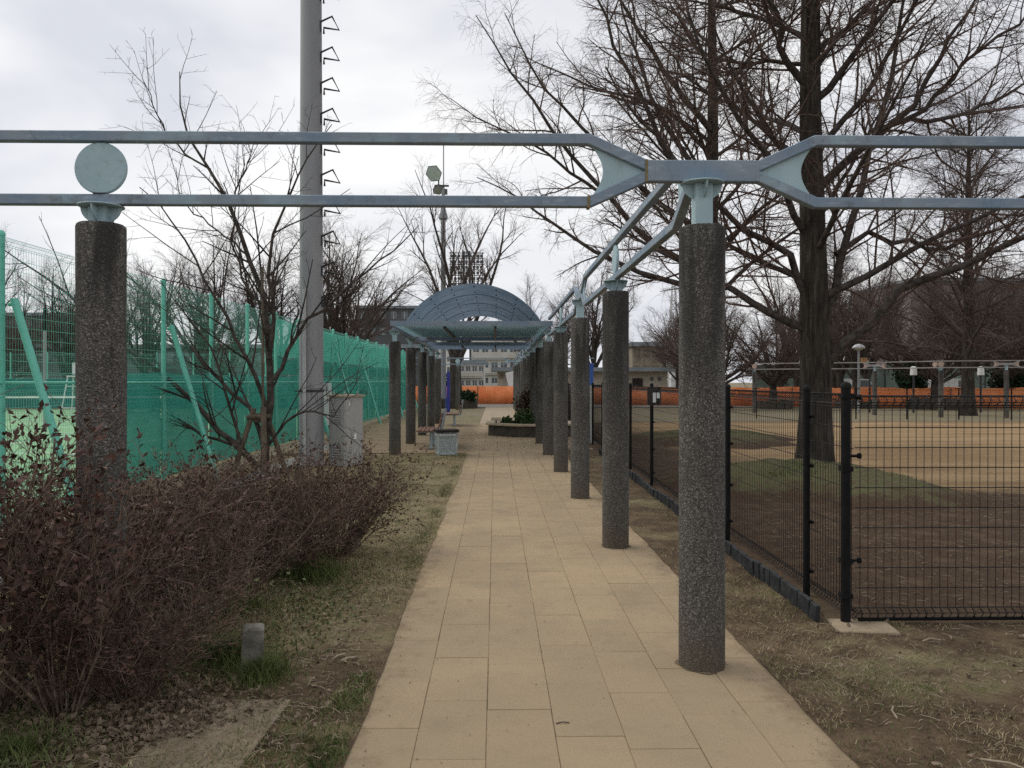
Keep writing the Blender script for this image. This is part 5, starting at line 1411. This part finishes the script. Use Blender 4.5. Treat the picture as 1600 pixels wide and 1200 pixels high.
dr = lambda x, y: np.clip((fbm(x * 1.2 + 25, y * 1.2 + 9) - .47) * 6, 0.015, 1) * np.where(y < 5.0, 1, np.where(x < 2.15, .8, .0))
x3, y3 = scatter(80000, 1.44, 4.8, 2.2, 16, rng, dr)
tag(obj('dry_grass', np_mesh('dry_grass', *blades(x3, y3, zr(x3, y3) - .004, .022, .0035, 1.5, rng)), 'grass_dry'), 'dry sparse grass of the right verge', 'grass', None, 'stuff')
x4, y4 = scatter(50000, 1.44, 4.8, 2.2, 16, rng, lambda x, y: np.clip((fbm(x * 1.5 + 35, y * 1.5 + 2) - .52) * 7, .01, 1) * np.where(y < 5.0, 1, np.where(x < 2.15, 1, .0)))
tag(obj('green_grass', np_mesh('green_grass', *blades(x4, y4, zr(x4, y4) - .004, .022, .004, .9, rng)), 'grass_green'), 'green sparse grass of the right verge', 'grass', None, 'stuff')
x5 = rng.uniform(2.4, 8.3, 60000); y5 = 9 * (24 / 9) ** rng.random(60000); k5 = (zm(x5, y5) > .05 + .10 * rng.random(60000)) & (fbm(x5 * 1.7, y5 * 1.7) + zm(x5, y5) * .9 > .58); x5, y5 = x5[k5], y5[k5]
tag(obj('mound_grass', np_mesh('mound_grass', *blades(x5, y5, zm(x5, y5) - .01, 0.042, .008, 1.1, rng)), 'grass_green'), 'green grass on the mounds under the conifers', 'grass', None, 'stuff')
# tall tufts
def tuft(x, y, r, n, h, label, mat='grass_green'):
    a = rng.random(n) * 2 * np.pi; q = r * np.abs(rng.normal(0, .62, n)); X, Y = x + np.cos(a) * q, y + np.sin(a) * q
    tag(obj('grass_tuft', np_mesh('grass_tuft', *blades(X - x, Y - y, zl(X, Y) - .01, h, .0045, .8, rng)), mat, None, (x, y, 0)), label, 'grass', 'tall tufts under the shrubs', 'stuff')
tuft(-1.20, 4.10, .16, 800, .12, 'tall green grass tuft round the near concrete stake')
tuft(-1.45, 4.35, .24, 800, .15, 'tall green grass tuft behind the near concrete stake')
tuft(-1.42, 6.2, .32, 1000, .17, 'tall green grass tuft under the rightmost brown shrub')
tuft(-1.75, 5.3, .28, 700, .15, 'tall green grass tuft under the middle brown shrub')
tuft(-1.95, 3.30, .24, 600, .085, 'green grass tuft at the lower left corner by the plate')
# low weeds with round leaves
wx = np.concatenate([rng.normal(-1.15, .18, 900), rng.normal(-1.9, .15, 300)]); wy = np.concatenate([rng.normal(5.35, .5, 900), rng.normal(3.1, .15, 300)])
Pw = np.stack([wx, wy, zl(wx, wy) + .01], -1)
for (cx, cy, cz) in ((-1.45, 4.75, .28), (-1.62, 4.2, .35), (-1.30, 5.2, .20), (-1.95, 5.1, .45), (-1.55, 3.85, .18), (-2.1, 3.6, .3)):
    Pw = np.concatenate([Pw, np.array([cx, cy, cz]) + rng.normal(size=(45, 3)) * np.array([.07, .07, .06])]); Dw = rng.normal(size=Pw.shape); Dw[:, 2] = np.abs(Dw[:, 2]) * .5 + .2
tag(obj('ground_weeds', np_mesh('ground_weeds', *leaves_at(Pw, norm(Dw), .024, rng, .42)), 'weed'), 'low leafy weeds beside the shrubs', 'weeds', None, 'stuff')
# leaf litter
lx = np.concatenate([rng.normal(-1.65, .30, 1900), rng.uniform(-2.6, -.75, 1300), rng.uniform(1.6, 3.6, 260)])
ly = np.concatenate([rng.normal(3.60, .25, 1900), 2.7 * (9 / 2.7) ** rng.random(1300), 2.6 * (5 / 2.6) ** rng.random(260)])
lz = np.where(lx < 0, zl(lx, ly), zr(lx, ly)) + .012
on_plate = (np.abs(lx + 1.235) < .25) & (np.abs(ly - 3.2) < .64); lz = np.where(on_plate, .046, lz); keep = ~on_plate | ((ly - 3.2 - (lx + 1.235) * .9) > .28)
Pl = np.stack([lx, ly, lz], -1)[keep]; Dl = rng.normal(size=Pl.shape); Dl[:, 2] *= .18
tag(obj('leaf_litter', np_mesh('leaf_litter', *leaves_at(Pl, norm(Dl), .032, rng, .36)), 'litter'), 'pale fallen leaves scattered under the shrubs', 'leaves', None, 'stuff')
# straw clippings
def straw(n, x, y, z, label):
    a = rng.random(n) * 2 * np.pi; l = rng.uniform(.01, .045, n)
    P = np.stack([np.stack([x - np.cos(a) * l, y - np.sin(a) * l, z], -1), np.stack([x, y, z + .004], -1), np.stack([x + np.cos(a) * l, y + np.sin(a) * l, z], -1)], 1)
    tag(obj('straw', np_mesh('straw', *tubes(P, np.full((n, 3), .0016), 3)), 'stick'), label, 'straw', None, 'stuff')
n = 5200; x = rng.uniform(-2.6, -.66, n); y = 2.7 * (16.5 / 2.7) ** rng.random(n); straw(n, x, y, zl(x, y) + .008, 'pale straw clippings on the left lawn')
n = 800; x = rng.uniform(1.55, 4.4, n); y = 2.5 * (5 / 2.5) ** rng.random(n); straw(n, x, y, zr(x, y) + .008, 'pale straw clippings on the right verge')
n = 2600; x = rng.uniform(2.6, 9, n); y = 5.4 * (20 / 5.4) ** rng.random(n); straw(n, x, y, np.maximum(zr(x, y) , zm(x, y)) + .01, 'pale straw and bark bits on the soil inside the black fence')
n = 420; x = rng.uniform(-.6, 1.4, n); y = 2.5 * (11 / 2.5) ** rng.random(n); ed = rng.random(n) < .55; x = np.where(ed, np.where(x < .4, -.6 + np.abs(rng.normal(0, .06, n)), 1.4 - np.abs(rng.normal(0, .06, n))), x)
Pd = np.stack([x, y, np.full(n, .0245)], -1); Dd = rng.normal(size=Pd.shape); Dd[:, 2] *= .1
tag(obj('path_debris', np_mesh('path_debris', *leaves_at(Pd, norm(Dd), .0085, rng, .35)), 'litter'), 'tiny leaf crumbs scattered on the paved path', 'debris', None, 'stuff')
for k in range(6):
    V = []
    for j in range(28):
        a = 2 * math.pi * j / 28; w = .131 + .010 * math.sin(3 * a + k) + .008 * math.sin(7 * a + 2 * k)
        V.append((XR + w * math.cos(a), Y1 + PITCH * k + w * math.sin(a), .0246))
    o = struct(MB().add(V, [tuple(range(28))]).obj('soil_patch', 'joint'))
